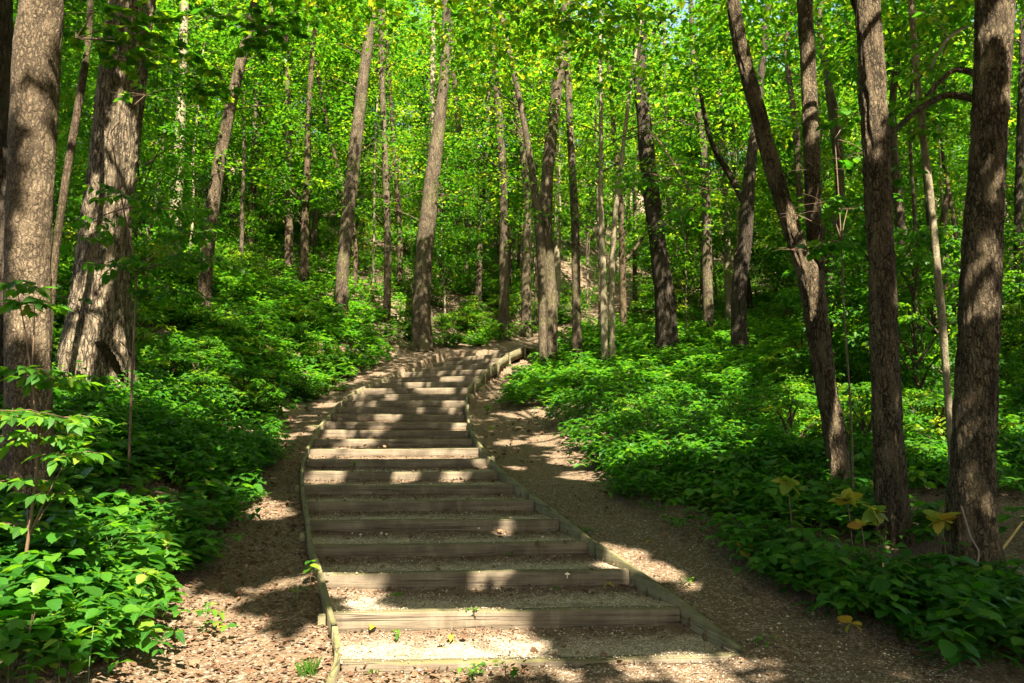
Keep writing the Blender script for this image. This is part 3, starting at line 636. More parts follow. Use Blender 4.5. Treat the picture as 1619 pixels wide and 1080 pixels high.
for q, T in enumerate(TREES):
    if T['y'] >= 12: T['y'] = float(hit(T['p'][0][0], T['p'][0][1], 9)[1])
    pts = px_line(T['p'], T['y'])
    b = pts[0]; gz = float(H(b[0], b[1], False))
    # rest the foot on the ground: continue the line down (or trim) to just below the surface
    pts = [p for p in pts if p[2] > gz + .12]
    b = pts[0]; pts = [(b[0] + (b[0] - pts[1][0]) * .1, b[1], gz - .12, b[3] * 1.02)] + pts
    # and up beyond the frame
    t, t0 = np.array(pts[-1]), np.array(pts[-2]); d = (t - t0)[:3]; d /= np.linalg.norm(d)
    top = gz + rng.uniform(13, 17)
    if T.get('stub'): ext = []
    else:
        ext = []; cur = t[:3].copy(); rr = t[3]
        while cur[2] < top:
            d = d * .8 + np.array([0, 0, .2]) + rng.normal(0, .05, 3); d /= np.linalg.norm(d)
            cur = cur + d * 1.6; rr *= .82; ext.append((*cur, max(rr, .02)))
    pts = pts + ext
    base = np.array([b[0], b[1], gz])
    e = empty(T['n'], base, T['l'], 'tree', 'single trunks standing in the wood')
    L = lambda P: [(p[0] - base[0], p[1] - base[1], p[2] - base[2], p[3]) for p in P]
    det = T.get('det', 0)
    ns, st, ro = ((88, .03, .011) if det == 2 else (28, .10, .010) if det == 1 else (14, .22, .006))
    if T['b'] == 'shag': ro = .038
    if T['b'] == 'furrow' and det == 2: ro = .021
    if T['b'] == 'dark': ro = .022
    sp = [dict(P4=L(pts[:-len(ext)] + ext[:1] if ext else pts), ns=ns, step=st, rough=ro, seed=q * 1.3, flare=T.get('fl', .6) if det else .3, freq=22 if det == 2 else 14, shaggy=.03 if T['b'] == 'shag' else 0)]
    if len(ext) > 1: sp.append(dict(P4=L(ext), ns=8, step=.6, rough=.004, seed=q))
    tube_obj('trunk', sp, BK[T['b']], e)
    if T['b'] == 'shag':                               # hollow in the foot: the bark dented inward
        me = e.children[0].data if e.children else [o for o in bpy.data.objects if o.parent == e][0].data
        co = np.zeros(len(me.vertices) * 3, np.float32); me.vertices.foreach_get('co', co); co = co.reshape(-1, 3)
        wv = co + base; dpt = wv[:, 1] * CT + (wv[:, 2] - CZ) * ST
        qx = 809.5 + F * wv[:, 0] / dpt; qy = 540 - F * (-wv[:, 1] * ST + (wv[:, 2] - CZ) * CT) / dpt
        d = ((qx - 172 - (qy - 580) * .45) / 17) ** 2 + ((qy - 578) / 38) ** 2
        m = (d < 1) & (wv[:, 1] < base[1]); co[m, 1] += (.42 * (1 - d[m]) ** .5)
        me.vertices.foreach_set('co', co.ravel()); me.update()
    for br in T.get('br', []):
        B = px_line(br, T['y'], .25 if len(br) > 2 else 0)
        B[0] = (B[0][0], T['y'], B[0][2], B[0][3])
        big = br[0][2] > 22
        t = np.array(B[-1]); d = t[:3] - np.array(B[-2])[:3]; d /= np.linalg.norm(d)
        if big:
            for _ in range(5):
                d = d * .85 + np.array([.02, 0, .15]); d /= np.linalg.norm(d); t = np.array([*(t[:3] + d * 1.5), t[3] * .8]); B.append(tuple(t))
        tube_obj('limb', [dict(P4=L(B), ns=64 if big else 12, step=.035 if big else .15, rough=.010 if big else .004, seed=q + 5, freq=22)], BK[T['b']], e)

    T['obj'] = e; T['base'] = base; T['top'] = pts
    TREE_POS.append((base[0], base[1], max(.6, b[3] * 3)))

# hollow at the foot of the shaggy tree: a dark cleft set into the flare
HT = [T for T in TREES if T['b'] == 'shag'][0]

# ------------------------------------------------------------------ crown meshes shared by the far trees
def crown_mesh(name, h0, h1, rad, discs, per, size, seed, tp='rh', shape=1.0):
    C, Rr = [], []
    k = discs
    z = rng.random(k) ** .9
    a = rng.random(k) * 2 * np.pi
    env = np.sin(np.clip(z, .05, .97) * np.pi) ** .5 * rad * (1 - .35 * z)
    q = env * np.sqrt(rng.uniform(.05, 1, k))
    C = np.stack([q * np.cos(a), q * np.sin(a), h0 + z * (h1 - h0) - .1 * q], -1)
    Rr = rng.uniform(.45, 1.0, k) * rad * .32
    P, yaw, pi, ro, sz = sprays(C, Rr, per, size)
    V, T, mid, kk = expand(tp, P, yaw, pi, ro, sz)
    clump = np.repeat(rng.normal(0, .24, k), per)
    rnd = np.clip(rng.beta(2, 2, len(P)) * .6 + .12 + clump, 0, 1)
    # limbs inside the crown
    specs = []
    for c in range(min(16, k)):
        p = C[c]; z0_ = max(h0 * .6, p[2] - .5 * math.hypot(p[0], p[1]) - .4)
        specs.append(np.array([(0, 0, z0_, .03), (p[0] * .5, p[1] * .5, z0_ + (p[2] - z0_) * .65, .018), (p[0], p[1], p[2], .006)]))
    VV, TT, off = [V], [T], len(V); nl = len(T)
    for s_ in specs:
        v, Qd, _ = tube(s_, ns=4, step=.8, closed=False); tr = np.concatenate([Qd[:, [0, 1, 2]], Qd[:, [0, 2, 3]]])
        VV.append(v); TT.append(tr + off); off += len(v)
    V = np.vstack(VV); T = np.vstack(TT); n2_ = off - len(P) * kk
    return mesh_np(name, V, T, [M_canopy, BK['brown']], rnd=np.concatenate([np.repeat(rnd, kk), np.zeros(n2_)]),
                   mid=np.concatenate([mid, np.ones(n2_)]), midx=np.concatenate([np.zeros(nl), np.ones(len(T) - nl)]))
CROWN_TALL = [crown_mesh('crown', 3.2, 13.5, 2.9, 95, 60, .17, s) for s in range(4)]
CROWN_MID = [crown_mesh('crown', 1.6, 7.0, 2.2, 75, 60, .14, s) for s in range(4)]
CROWN_SAP = [crown_mesh('crown', .5, 3.4, 1.15, 42, 42, .12, s, 'ov') for s in range(4)]
CROWN_BUSH = [crown_mesh('foliage', .08, 1.15, .85, 34, 36, .10, s, 'ov') for s in range(4)]
def trunk_mesh(h, r, seed, mat):
    d = np.cumsum(rng.normal(0, .10, (7, 2)), 0) * [1, 1]
    P = [(d[k, 0] * k / 4, d[k, 1] * k / 4, h * k / 6 - (.15 if k == 0 else 0), r * (1 - .12 * k)) for k in range(7)]
    return tubes_mesh('trunk', [dict(P4=P, ns=9, step=.4, rough=r * .06, seed=seed, flare=.35, freq=14)], mat)
TR_TALL = [trunk_mesh(13, rng.uniform(.09, .16), s * 2.1, BK[['grey', 'brown', 'pale', 'dark', 'furrow', 'grey'][s]]) for s in range(6)]
CROWN_HIGH = [crown_mesh('crown', 6.5, 12.5, 1.9, 55, 50, .16, s) for s in range(3)]
TR_POLE = [trunk_mesh(12, rng.uniform(.045, .08), s * 2.7, BK[['grey', 'brown', 'pale', 'pale', 'grey', 'dark'][s]]) for s in range(6)]
TR_MID = [trunk_mesh(6.5, .045, s * 3.3, BK[['brown', 'grey', 'pale', 'grey'][s]]) for s in range(4)]
TR_SAP = [trunk_mesh(3.0, .018, s * 1.9, BK[['brown', 'grey', 'brown', 'grey'][s]]) for s in range(4)]

def pathdist(x, y):
    u = x - np.interp(y, yl, xc); return u
def scatter(n, y0, y1, xs=.74, clear=2.2, mind=1.2, power=1.0, lo=None, hi=None, tries=20000):
    out = []
    for _ in range(tries):
        if len(out) >= n: break
        y = y0 + (y1 - y0) * rng.random() ** power; x = rng.uniform(-xs * y - 3, xs * y + 3)
        u = float(pathdist(x, y)); px = 809.5 + F * x / y
        if (480 < px < 1240 and y < 27) or (1240 <= px < 1600 and y < 13.5 and mind > .8) or (px < 480 and y < 16 and mind > .9) or (230 < px < 480 and y < 25 and mind > .8) or (270 < px < 430 and y < 30 and mind > 1.4): continue
        if lo is not None and x < lo: continue
        if hi is not None and x > hi: continue
        if (-clear < u < clear + 1.3 and y <= 27.5) or (y > 27.5 and abs(u) < 1.2): continue
        if any((x - a) ** 2 + (y - b) ** 2 < max(mind, c) ** 2 for a, b, c in TREE_POS): continue
        out.append((x, y)); TREE_POS.append((x, y, mind * .8))
    return out
def far_tree(x, y, tm, cm, sc, label, group, name='maple_tree', cat='tree', clabel=None):
    z = h1(x, y); e = empty(name, (x, y, z), label, cat, group)
    e.rotation_euler = (rng.normal(0, .03), rng.normal(0, .03), rng.uniform(0, 6.28)); e.scale = (sc, sc, sc * rng.uniform(.9, 1.15))
    if tm: link(bpy.data.objects.new('trunk', tm), e)
    link(bpy.data.objects.new('crown', cm), e)
    return e
LMK = [(60, 'plated trunk'), (170, 'shaggy leaning tree'), (290, 'pale sunlit trunk'), (350, 'right leaning trunk'), (555, 'tall brown trunk'), (612, 'thin pale footed trunk'), (675, 'stout leaning trunk'), (740, 'thin wavy trunk'), (795, 'twin trunks'), (868, 'stout trail bend trunk'), (908, 'straight brown trunk'), (962, 'thin white stem'), (1040, 'dark leaning oak'), (1118, 'pale patched trunk'), (1180, 'dark twin trunk'), (1270, 'forked tree'), (1395, 'straight grey brown trunk'), (1480, 'bare thin sapling'), (1560, 'largest right trunk')]
def side(x, y):
    px = 809.5 + F * x / y
    if px < -40: return 'beyond the left edge trunk'
    if px > 1650: return 'beyond the largest right trunk'
    return 'behind the ' + min(LMK, key=lambda q: abs(q[0] - px))[1]
for (x, y) in scatter(150, 21, 66, mind=1.9, power=.85):
    z = 'far up the wooded slope' if y > 38 else 'on the slope'
    far_tree(x, y, random.choice(TR_TALL), random.choice(CROWN_TALL), rng.uniform(.85, 1.3),
             f'tall slim leafy tree {z}, {side(x, y)}', f'tall trees {z}, {side(x, y)}')
for (x, y) in scatter(70, 14, 56, mind=1.5, power=.8):
    z = 'far up the slope' if y > 30 else 'halfway up the slope'
    far_tree(x, y, random.choice(TR_MID), random.choice(CROWN_MID), rng.uniform(.75, 1.25),
             f'low understorey tree {z}, {side(x, y)}', f'understorey trees {z}, {side(x, y)}', 'understorey_tree')
for (x, y) in scatter(90, 11, 40, mind=1.0, power=.9, clear=2.8):
    z = 'far up the slope' if y > 24 else 'low on the slope'
    far_tree(x, y, random.choice(TR_SAP), random.choice(CROWN_SAP), rng.uniform(.7, 1.2),
             f'young leafy sapling {z}, {side(x, y)}', f'saplings {z}, {side(x, y)}', 'sapling', 'sapling')
for (x, y) in scatter(150, 18, 60, mind=.9, power=.8):
    z = 'far up the slope' if y > 36 else 'on the slope'
    far_tree(x, y, random.choice(TR_POLE), random.choice(CROWN_HIGH), rng.uniform(.85, 1.3),
             f'thin bare pole of a tree {z}, {side(x, y)}', f'thin pole trees {z}, {side(x, y)}', 'slender_tree')
def bush(x, y, sc, label, group):
    o = link(bpy.data.objects.new('leafy_shrub', random.choice(CROWN_BUSH))); o.location = (x, y, h1(x, y) - .03)
    o.rotation_euler = (0, 0, rng.uniform(0, 6.28)); o.scale = (sc * rng.uniform(.9, 1.3), sc * rng.uniform(.9, 1.3), sc * rng.uniform(.6, 1.05)); return tag(o, label, 'shrub', group)
for (x, y) in scatter(190, 10.5, 40, mind=.7, power=.85, clear=2.5):
    z = 'high on the slope' if y > 22 else 'among the lower trunks'
    bush(x, y, rng.uniform(.55, 1.1), f'low leafy shrub {z}, {side(x, y)}', f'shrubs {z}, {side(x, y)}')

def bush_px(n, pxr, pyr, sc, label, group):
    for _ in range(n):
        p = hit(rng.uniform(*pxr), rng.uniform(*pyr))
        if -1.9 < pathdist(p[0], p[1]) < 3.2 and p[1] < 25: continue
        if any((p[0] - a) ** 2 + (p[1] - b) ** 2 < (c * .5) ** 2 for a, b, c in TREE_POS[:34]): continue
        bush(p[0], p[1], rng.uniform(*sc), label, group)
bush_px(26, (690, 870), (455, 528), (.45, .9), 'low shrub on the bank above the top of the stairs', 'shrubs above the top of the stairs')
bush_px(34, (930, 1600), (575, 690), (.28, .55), 'loose leafy shrub rising from the undergrowth right of the side trail', 'shrubs in the right undergrowth')
bush_px(34, (90, 560), (450, 640), (.4, .75), 'loose leafy shrub on the left bank beyond the shaggy leaning tree', 'shrubs on the left bank')
# ------------------------------------------------------------------ added crowns, mostly out of view, that shade the stairs and leave the lit gaps
def shade_canopy():
    # footprint of the shade, pushed up along the sun direction
    n = 4300
    gx_ = rng.uniform(-15, 17, n); gy_ = rng.uniform(0, 27, n)
    gz_ = H(gx_, gy_, False); h = rng.uniform(7.0, 13.5, n)
    gx_[:380] = rng.uniform(-2.6, 2.4, 380); gy_[:380] = rng.uniform(6, 12.5, 380); gz_ = H(gx_, gy_, False)  # extra sprays added to deepen the shade on the steps
    C = np.stack([gx_, gy_, gz_], -1) + SUN[None] * (h / SUN[2])[:, None]
    return C
C = shade_canopy()
# keep the air before the lens free: nothing inside the view closer than 13 m
def in_view(P, m=1.0):
    y = P[:, 1] * CT + (P[:, 2] - CZ) * ST; u = -P[:, 1] * ST + (P[:, 2] - CZ) * CT
    return (y > .3) & (np.abs(P[:, 0] / np.maximum(y, .1)) < .675 * m) & (np.abs(u / np.maximum(y, .1)) < .45 * m)
C = C[~(in_view(C, 1.12) & (C[:, 1] < 12))]
crownless = [T for T in TREES if not T.get('stub') and T['y'] < 20]
extra = []  # trees added out of view so that their crowns shade the ground
for (x, y, l) in ((-5.5, -1.5, 'added unseen maple behind the viewer on the left, its crown shading the steps'), (4.8, -4.5, 'added unseen maple behind the viewer on the right, its crown shading the lowest steps'),
                  (-1.0, -8.5, 'added unseen maple farthest behind the viewer, its crown shading the stair foot'), (9.5, .5, 'added unseen maple beyond the right edge of the view, its crown shading the undergrowth')):
    b = np.array([x, y, h1(x, y)]); e = empty('maple_tree', b, l, 'tree', 'added shade trees out of view')
    P = [(0, 0, -.15, .26), (.1, .05, 2, .22), (-.05, .1, 5, .19), (.1, 0, 8.5, .15), (0, .1, 12, .08), (0, 0, 14, .04)]
    tube_obj('trunk', [dict(P4=P, ns=18, step=.25, rough=.01, flare=.5, seed=x)], BK['grey'], e)
    extra.append(dict(obj=e, base=b, top=[(b[0], b[1], b[2] + 10, .1)]))
own = crownless + extra
tops = np.array([[T['base'][0], T['base'][1]] if T in extra else [T['top'][-1][0], T['top'][-1][1]] for T in own])
near = np.argmin(((C[:, None, :2] - tops[None]) ** 2).sum(-1), 1)
for k, T in enumerate(own):
    Ck = C[near == k]
    if len(Ck) == 0: continue
    P, yaw, pi, ro, sz = sprays(Ck, rng.uniform(.6, 1.1, len(Ck)), 60, .27, flat=.2, tilt=.25)
    sz = sz * np.where(P[:, 1] > 9, .68, 1)
    keep = sun_clear(P) & ~(in_view(P, 1.02) & (P[:, 1] < 11))
    P, yaw, pi, ro, sz = P[keep], yaw[keep], pi[keep], ro[keep], sz[keep]
    leaves_obj('crown', 'rh2', P - T['base'], yaw, pi, ro, sz, M_canopy, T['obj'])
    # limbs reaching into the crown
    tp = np.array(T['top'][-1][:3]) if T not in extra else T['base'] + [0, 0, 9]
    sp = []
    for c in Ck[rng.permutation(len(Ck))[:10]]:
        c = c - T['base']; s0 = tp - T['base']; s0 = s0 * [1, 1, min(.9, max(.45, (c[2] - 2) / s0[2]))]
        s0[:2] = np.array([np.interp(s0[2], [p[2] - T['base'][2] for p in T['top']], [p[a] - T['base'][a] for p in T['top']]) for a in (0, 1)]) if T not in extra else 0
        m_ = (s0 + c) / 2 + [0, 0, .3]
        W3 = np.array([s0, m_, c]) + T['base']
        if in_view(W3, 1.0).any(): continue
        sp.append(dict(P4=[(*s0, .05), (*m_, .03), (*c, .008)], ns=6, step=.8))
    if sp: tube_obj('limb', sp, BK['grey'], T['obj'])
BEHIND = []  # trees added out of view to block sky light from behind
for k in range(16):
    a = R(95 + 170 * (k + rng.random()) / 16); q = rng.uniform(9, 24); BEHIND.append((q * math.sin(a) * 1.2, q * math.cos(a) - 1))
# crowns for the remaining single trunks higher on the slope
for T in TREES:
    if T.get('stub') or T['y'] < 14: continue
    t = np.array(T['top'][-1][:3]); k = 34
    z = rng.uniform(4.2, t[2] - T['base'][2] + 1, k)
    ax = np.array([[np.interp(q + T['base'][2], [p[2] for p in T['top']], [p[a] for p in T['top']]) for a in (0, 1)] for q in z])
    a = rng.uniform(-.3, 3.44, k); r = rng.uniform(.5, 2.6, k)
    Ck = np.column_stack([ax[:, 0] + r * np.cos(a), ax[:, 1] + r * np.sin(a), z + T['base'][2]])
    P, yaw, pi, ro, sz = sprays(Ck, rng.uniform(.4, .85, k), 50, .15)
    kp = sun_clear(P); name = 'crown' if T['y'] >= 20 else 'foliage'
    leaves_obj(name, 'rh', (P - T['base'])[kp], yaw[kp], pi[kp], ro[kp], sz[kp], M_canopy, T['obj'])
    sp = [dict(P4=[(ax[j, 0] - T['base'][0], ax[j, 1] - T['base'][1], z[j] - .5, .022), (*((Ck[j] + [ax[j, 0], ax[j, 1], Ck[j, 2] + .1]) / 2 - T['base']), .013), (*(Ck[j] - T['base']), .005)], ns=5, step=.5) for j in range(0, k, 2)]
    tag(tube_obj('twig', sp, BK['brown'], T['obj']), kind='stuff')

for x, y in BEHIND:
    far_tree(x, y, random.choice(TR_TALL), random.choice(CROWN_TALL), rng.uniform(1.0, 1.3), 'added unseen tree behind the viewer, blocking sky light', 'added unseen trees behind the viewer')
# ------------------------------------------------------------------ near leafy branches and saplings placed from the picture
def sapling_at(name, label, base_px, y, stem_px, spr, leaf='ov', size=.11, mat=None, per=26, cat='sapling', swid=8, group=None, on=None):
    """stem through pixels at depth y, leaf sprays (px, py, dy, radius in px)"""
    p = at_y(*stem_px[0], y); gz = float(H(p[0], y, False)); base = np.array([p[0], y, gz])
    if on:                                            # a branch of a tree: starts in its trunk, comes forward to depth y
        T = [T for T in TREES if on in T['l']][0]; e = T['obj']; base = T['base']
        S = [(*(at_y(a, b, T['y'] + (y - T['y']) * k / (len(stem_px) - 1)) - base), swid * (1 - .12 * k) / F * y / 2) for k, (a, b) in enumerate(stem_px)]
    else:
        e = empty(name, base, label, cat, group)
        S = [(*(at_y(a, b, y) - base), swid * (1 - .12 * k) / F * y / 2) for k, (a, b) in enumerate(stem_px)]
        S = [(S[0][0], 0, -.08, S[0][3])] + [s for s in S if s[2] > .05]
    specs = [dict(P4=S, ns=7, step=.12)]
    SP = np.array(S)[:, :3]; ALL = []
    for (px, py, dy, rp) in spr:
        c = at_y(px, py, y + dy) - base; r = rp / F * y
        j = np.argmin(np.linalg.norm(SP - (c - [0, 0, .25]), axis=1)); s0 = SP[j]
        m = (s0 + c) / 2 + [0, 0, .06 * np.linalg.norm(c - s0)]
        specs.append(dict(P4=[(*s0, .008), (*m, .005), (*c, .003)], ns=5, step=.1))
        nn = max(5, int(per * r / .35)) if per < 1000 else per
        # twigs of the spray fan out, leaves sit alternately on them
        for a in np.arange(0, 6.28, 1.05) + rng.random():
            dirv = np.array([math.cos(a), math.sin(a), rng.uniform(-.25, .1)]); tip = c + dirv * r
            specs.append(dict(P4=[(*c, .003), (*((c + tip) / 2 + [0, 0, .02]), .002), (*tip, .0012)], ns=4, step=.15))
            for q in np.arange(.25, 1.06, size * .55 / r):
                pos = c + dirv * r * q
                for sg in (-1, 1):
                    ALL.append((*pos, a - np.pi / 2 + sg * rng.uniform(.5, 1.0), rng.normal(-.3, .25), rng.normal(0, .35), size * rng.uniform(.7, 1.2)))
            ALL.append((*tip, a - np.pi / 2, rng.normal(-.35, .2), rng.normal(0, .3), size * 1.1))
    tube_obj('branch' if on else 'stem', specs, M_rstem if swid < 7 else BK['brown'], e)
    A = np.array(ALL); return e, A, mat or M_leaf, leaf
def as_mesh(r, name='foliage'):
    e, A, mat, leaf = r; A = A[sun_clear(A[:, :3] + np.array(e.location), -.04)]
    leaves_obj(name, leaf, A[:, :3], A[:, 3], A[:, 4], A[:, 5], A[:, 6], mat, e)
LEAFM = {}
def leaf_mesh(tp, mat, v):
    k = (tp, mat.name, v)
    if k not in LEAFM:
        V, T, mid = TP[tp]; V = V.copy(); V[:, 2] += .10 * (rng.random() - .5) * V[:, 1] ** 2 + .06 * rng.normal() * V[:, 0]; V[:, 0] *= rng.uniform(.85, 1.15)
        LEAFM[k] = mesh_np('leaf', V, T, mat, rnd=np.full(len(V), [.15, .3, .45, .6, .75, .9][v % 6]), mid=mid, smooth=True)
    return LEAFM[k]
def as_parts(r, limit=290, bias=0):
    e, A, mat, leaf = r
    if len(A) > 60 and mat is M_under: A = A[sun_clear(A[:, :3] + np.array(e.location), -.04)]
    if len(A) > limit:
        k = rng.permutation(len(A)); B, A = A[k[limit:]], A[k[:limit]]
        o = leaves_obj('foliage', leaf, B[:, :3], B[:, 3], B[:, 4], B[:, 5], B[:, 6], mat, e); tag(o, kind='stuff')
    for a in A:
        o = link(bpy.data.objects.new('leaf', leaf_mesh(leaf, mat, int(rng.integers(0, 5)) + bias)), e)
        o.matrix_local = Matrix.Translation(a[:3]) @ Matrix.Rotation(a[3], 4, 'Z') @ Matrix.Rotation(a[4], 4, 'X') @ Matrix.Rotation(a[5], 4, 'Y') @ Matrix.Scale(a[6], 4)

as_parts(sapling_at('broadleaf_shrub', 'shrub with large light green pointed leaves in front of the plated trunk', None, 5.2, [(20,1000),(45,850),(60,700),(50,600)],
    [(25,450,0,40),(55,480,.1,35),(30,585,.1,55),(85,600,.1,50),(100,660,-.1,50),(60,690,0,60),(20,650,-.1,50),(110,720,-.05,40),(40,760,.1,55),(20,830,.1,45),(90,780,.1,45)], 'ov', .105, M_leaf, swid=6, cat='shrub'), 290, 1)
as_parts(sapling_at('sapling', 'dark leaved sapling in front of the shaggy leaning tree', None, 8.6, [(205,700),(210,560),(215,430),(195,330),(175,210)],
    [(200,310,0,75),(150,350,.1,55),(270,330,.2,70),(110,370,0,55),(300,370,.1,60),(250,420,0,60),(180,420,-.1,45),(330,410,.2,50),(100,470,.1,45),(280,460,.1,60),(230,150,.2,55)], 'ov', .12, M_under, swid=4))
as_parts(sapling_at('sapling', 'sapling with broad dark leaves between the forked tree and the straight trunk', None, 8.7, [(1350,830),(1345,650),(1335,500),(1330,380),(1320,220)],
    [(1290,270,0,45),(1330,250,.1,50),(1370,240,-.3,35),(1300,320,-.2,50),(1340,330,.1,50),(1260,340,0,40),(1310,385,-.1,45),(1250,395,0,30),(1420,270,-.5,25),(1350,180,.1,45)], 'wd', .13, M_under, swid=3.5))
as_mesh(sapling_at('branch', '', None, 9.3, [(208,-60),(230,-40),(240,20),(200,60),(120,60)],
    [(150,20,0,70),(215,45,0,75),(260,75,.2,60),(120,50,.2,50),(290,100,0,55),(190,90,.3,50),(240,20,.1,60),(300,30,.2,55),(330,140,.2,40)], 'mp', .13, M_canopy, swid=7, on='massive leaning tree'))
as_mesh(sapling_at('branch', '', None, 13, [(404,-10),(415,-20),(430,10),(420,50)],
    [(390,25,0,45),(400,65,.1,35),(430,40,.3,50),(470,20,.5,55),(350,15,.3,50)], 'mp', .15, M_canopy, swid=5, on='trunk leaning right with a dark lower half'))
as_mesh(sapling_at('branch', '', None, 15, [(1018,205),(1035,215),(1060,250),(1090,300)],
    [(1030,275,0,60),(1010,285,-.2,40),(1070,260,.2,50),(1090,330,.1,45),(1120,300,.4,45)], 'ov', .15, M_leaf, swid=5, on='dark furrowed trunk leaning left'))
as_mesh(sapling_at('branch', '', None, 13, [(896,-30),(900,-45),(905,-20),(900,30)],
    [(900,25,0,70),(960,15,.1,60),(860,40,.2,50),(1010,30,.3,50),(930,70,.2,55),(780,20,.4,60),(840,5,.3,50)], 'ov', .15, M_under, swid=5, on='stout grey trunk at the trail bend'))

as_mesh(sapling_at('branch', '', None, 8, [(1560,60),(1540,40),(1500,60),(1470,110)],
    [(1490,60,1.2,50),(1450,110,1.5,50),(1500,150,1.5,45),(1430,170,1.8,45),(1470,20,1,55),(1460,200,1.6,40)], 'ov', .13, M_leaf, swid=6, on='largest right hand trunk'))
# ------------------------------------------------------------------ undergrowth
bR = np.array([hit(a, b)[:2] for a, b in ((850,562),(862,640),(890,700),(950,750),(1000,800),(1080,850),(1180,895),(1250,945),(1380,1005),(1500,1060),(1619,1110))]); bR = bR[np.argsort(bR[:, 1])]
bL = np.array([hit(a, b)[:2] for a, b in ((610,560),(560,590),(500,600),(450,640),(440,700),(410,770),(370,840),(335,890),(290,950),(235,1010),(200,1079))]); bL = bL[np.argsort(bL[:, 1])]
def veg(x, y):
    """how far inside the planted ground (m); negative on bare soil"""
    r = x - np.interp(y, bR[:, 1], bR[:, 0]); l = np.interp(y, bL[:, 1], bL[:, 0]) - x
    u = pathdist(x, y)
    far = np.where(u > 0, u - np.where(y > 25.2, 1.0, 2.2), -u - np.where(y > 25.2, .9, 2.2))
    d = np.where(y > 17.5, far, np.maximum(r, l))
    return d + .35 * n2(x, y, .8, 50) + .2 * n2(x, y, 2.3, 60) - np.where((x < 0) & (y < 9), .5 * sstep(-.1, .45, n2(x, y, 1.1, 63)), 0)
def plant_rows(kind, h):
    """leaf rows of one plant in local space: x,y,z,yaw,pitch,roll,size ; template"""
    r = []; ls = min(h, .30)
    if kind == 'pairs':
        k = rng.integers(3, 5)
        for q in range(k):
            z = h * (.35 + .65 * (q + 1) / k); a0 = q * 1.57 + rng.random() * .5
            for s in (0, 1): r.append((0, 0, z, a0 + s * np.pi, rng.normal(-.15, .2), rng.normal(0, .2), ls * .42 * rng.uniform(.7, 1.25) * (1 if q < k - 1 else .8)))
        return np.array(r), 'wd' if rng.random() < .5 else 'ov'
    if kind == 'whorl':
        for lev, zf in enumerate((1.0, .78, .5)[:(2 if h < .26 else 3)]):
            k = rng.integers(4, 7)
            for q in range(k):
                a = q * 6.283 / k + rng.random() * .5 + lev; rr = h * (.06 + .12 * lev)
                r.append((-math.sin(a) * rr, math.cos(a) * rr, h * zf, a, rng.normal(-.22, .2), rng.normal(0, .25), ls * .45 * rng.uniform(.65, 1.25)))
        return np.array(r), 'wd'
    if kind == 'maple':
        for q in range(rng.integers(6, 12)):
            a = q * 2.4; rr = h * rng.uniform(.1, .45)
            r.append((-math.sin(a) * rr, math.cos(a) * rr, h * rng.uniform(.6, 1.05), a + rng.normal(0, .4), rng.normal(-.12, .2), rng.normal(0, .2), ls * .42 * rng.uniform(.7, 1.3)))
        return np.array(r), 'mp'
    if kind == 'blade':                                  # arching narrow leaves
        for q in range(rng.integers(7, 13)):
            a = rng.random() * 6.28; r.append((rng.normal(0, .01), rng.normal(0, .01), h * rng.uniform(.02, .3), a, rng.uniform(.2, 1.0), rng.normal(0, .3), h * rng.uniform(.5, .9)))
        return np.array(r), 'bl'
    for q in range(rng.integers(7, 12)):                 # creeper: three leaflets on many short stalks
        a = rng.random() * 6.28; rr = h * rng.uniform(.1, 1.1); cx, cy_, cz = math.cos(a) * rr, math.sin(a) * rr, h * rng.uniform(.35, .9)
        b = rng.random() * 6.28
        for s in (-1.9, 0, 1.9): r.append((cx, cy_, cz, b + s, rng.normal(-.2, .2), rng.normal(0, .2), ls * .34 * rng.uniform(.7, 1.25)))
    return np.array(r), 'ov'
def sample_field(n, y0, y1, power=1.0, xs=.70, pad=1.2, dens=None):
    y = y0 + (y1 - y0) * rng.random(n) ** power; x = rng.uniform(-1, 1, n) * (xs * y + pad)
    m = veg(x, y) > 0
    return x[m], y[m]
batches = {}
def add_plant(kind, x, y, h, tone=0.0):
    rows, tp = plant_rows(kind, h); a = rng.random() * 6.28; ca, sa = math.cos(a), math.sin(a)
    z = h1(x, y); rows = rows.copy(); px_, py_ = rows[:, 0] * ca - rows[:, 1] * sa, rows[:, 0] * sa + rows[:, 1] * ca
    rows[:, 0] = px_ + x; rows[:, 1] = py_ + y; rows[:, 2] += z; rows[:, 3] += a
    if y > 17: tp = 'rh2'
    elif y > 9.5 or tp in ('ov', 'bl'): tp = 'sm' if tp != 'bl' else 'bl'
    if y > 17 and tp == 'rh2': rows[:, 6] *= 1.25
    batches.setdefault(tp, []).append(np.column_stack([rows, np.clip(rng.beta(2, 2.4, len(rows)) + tone, 0, 1)]))
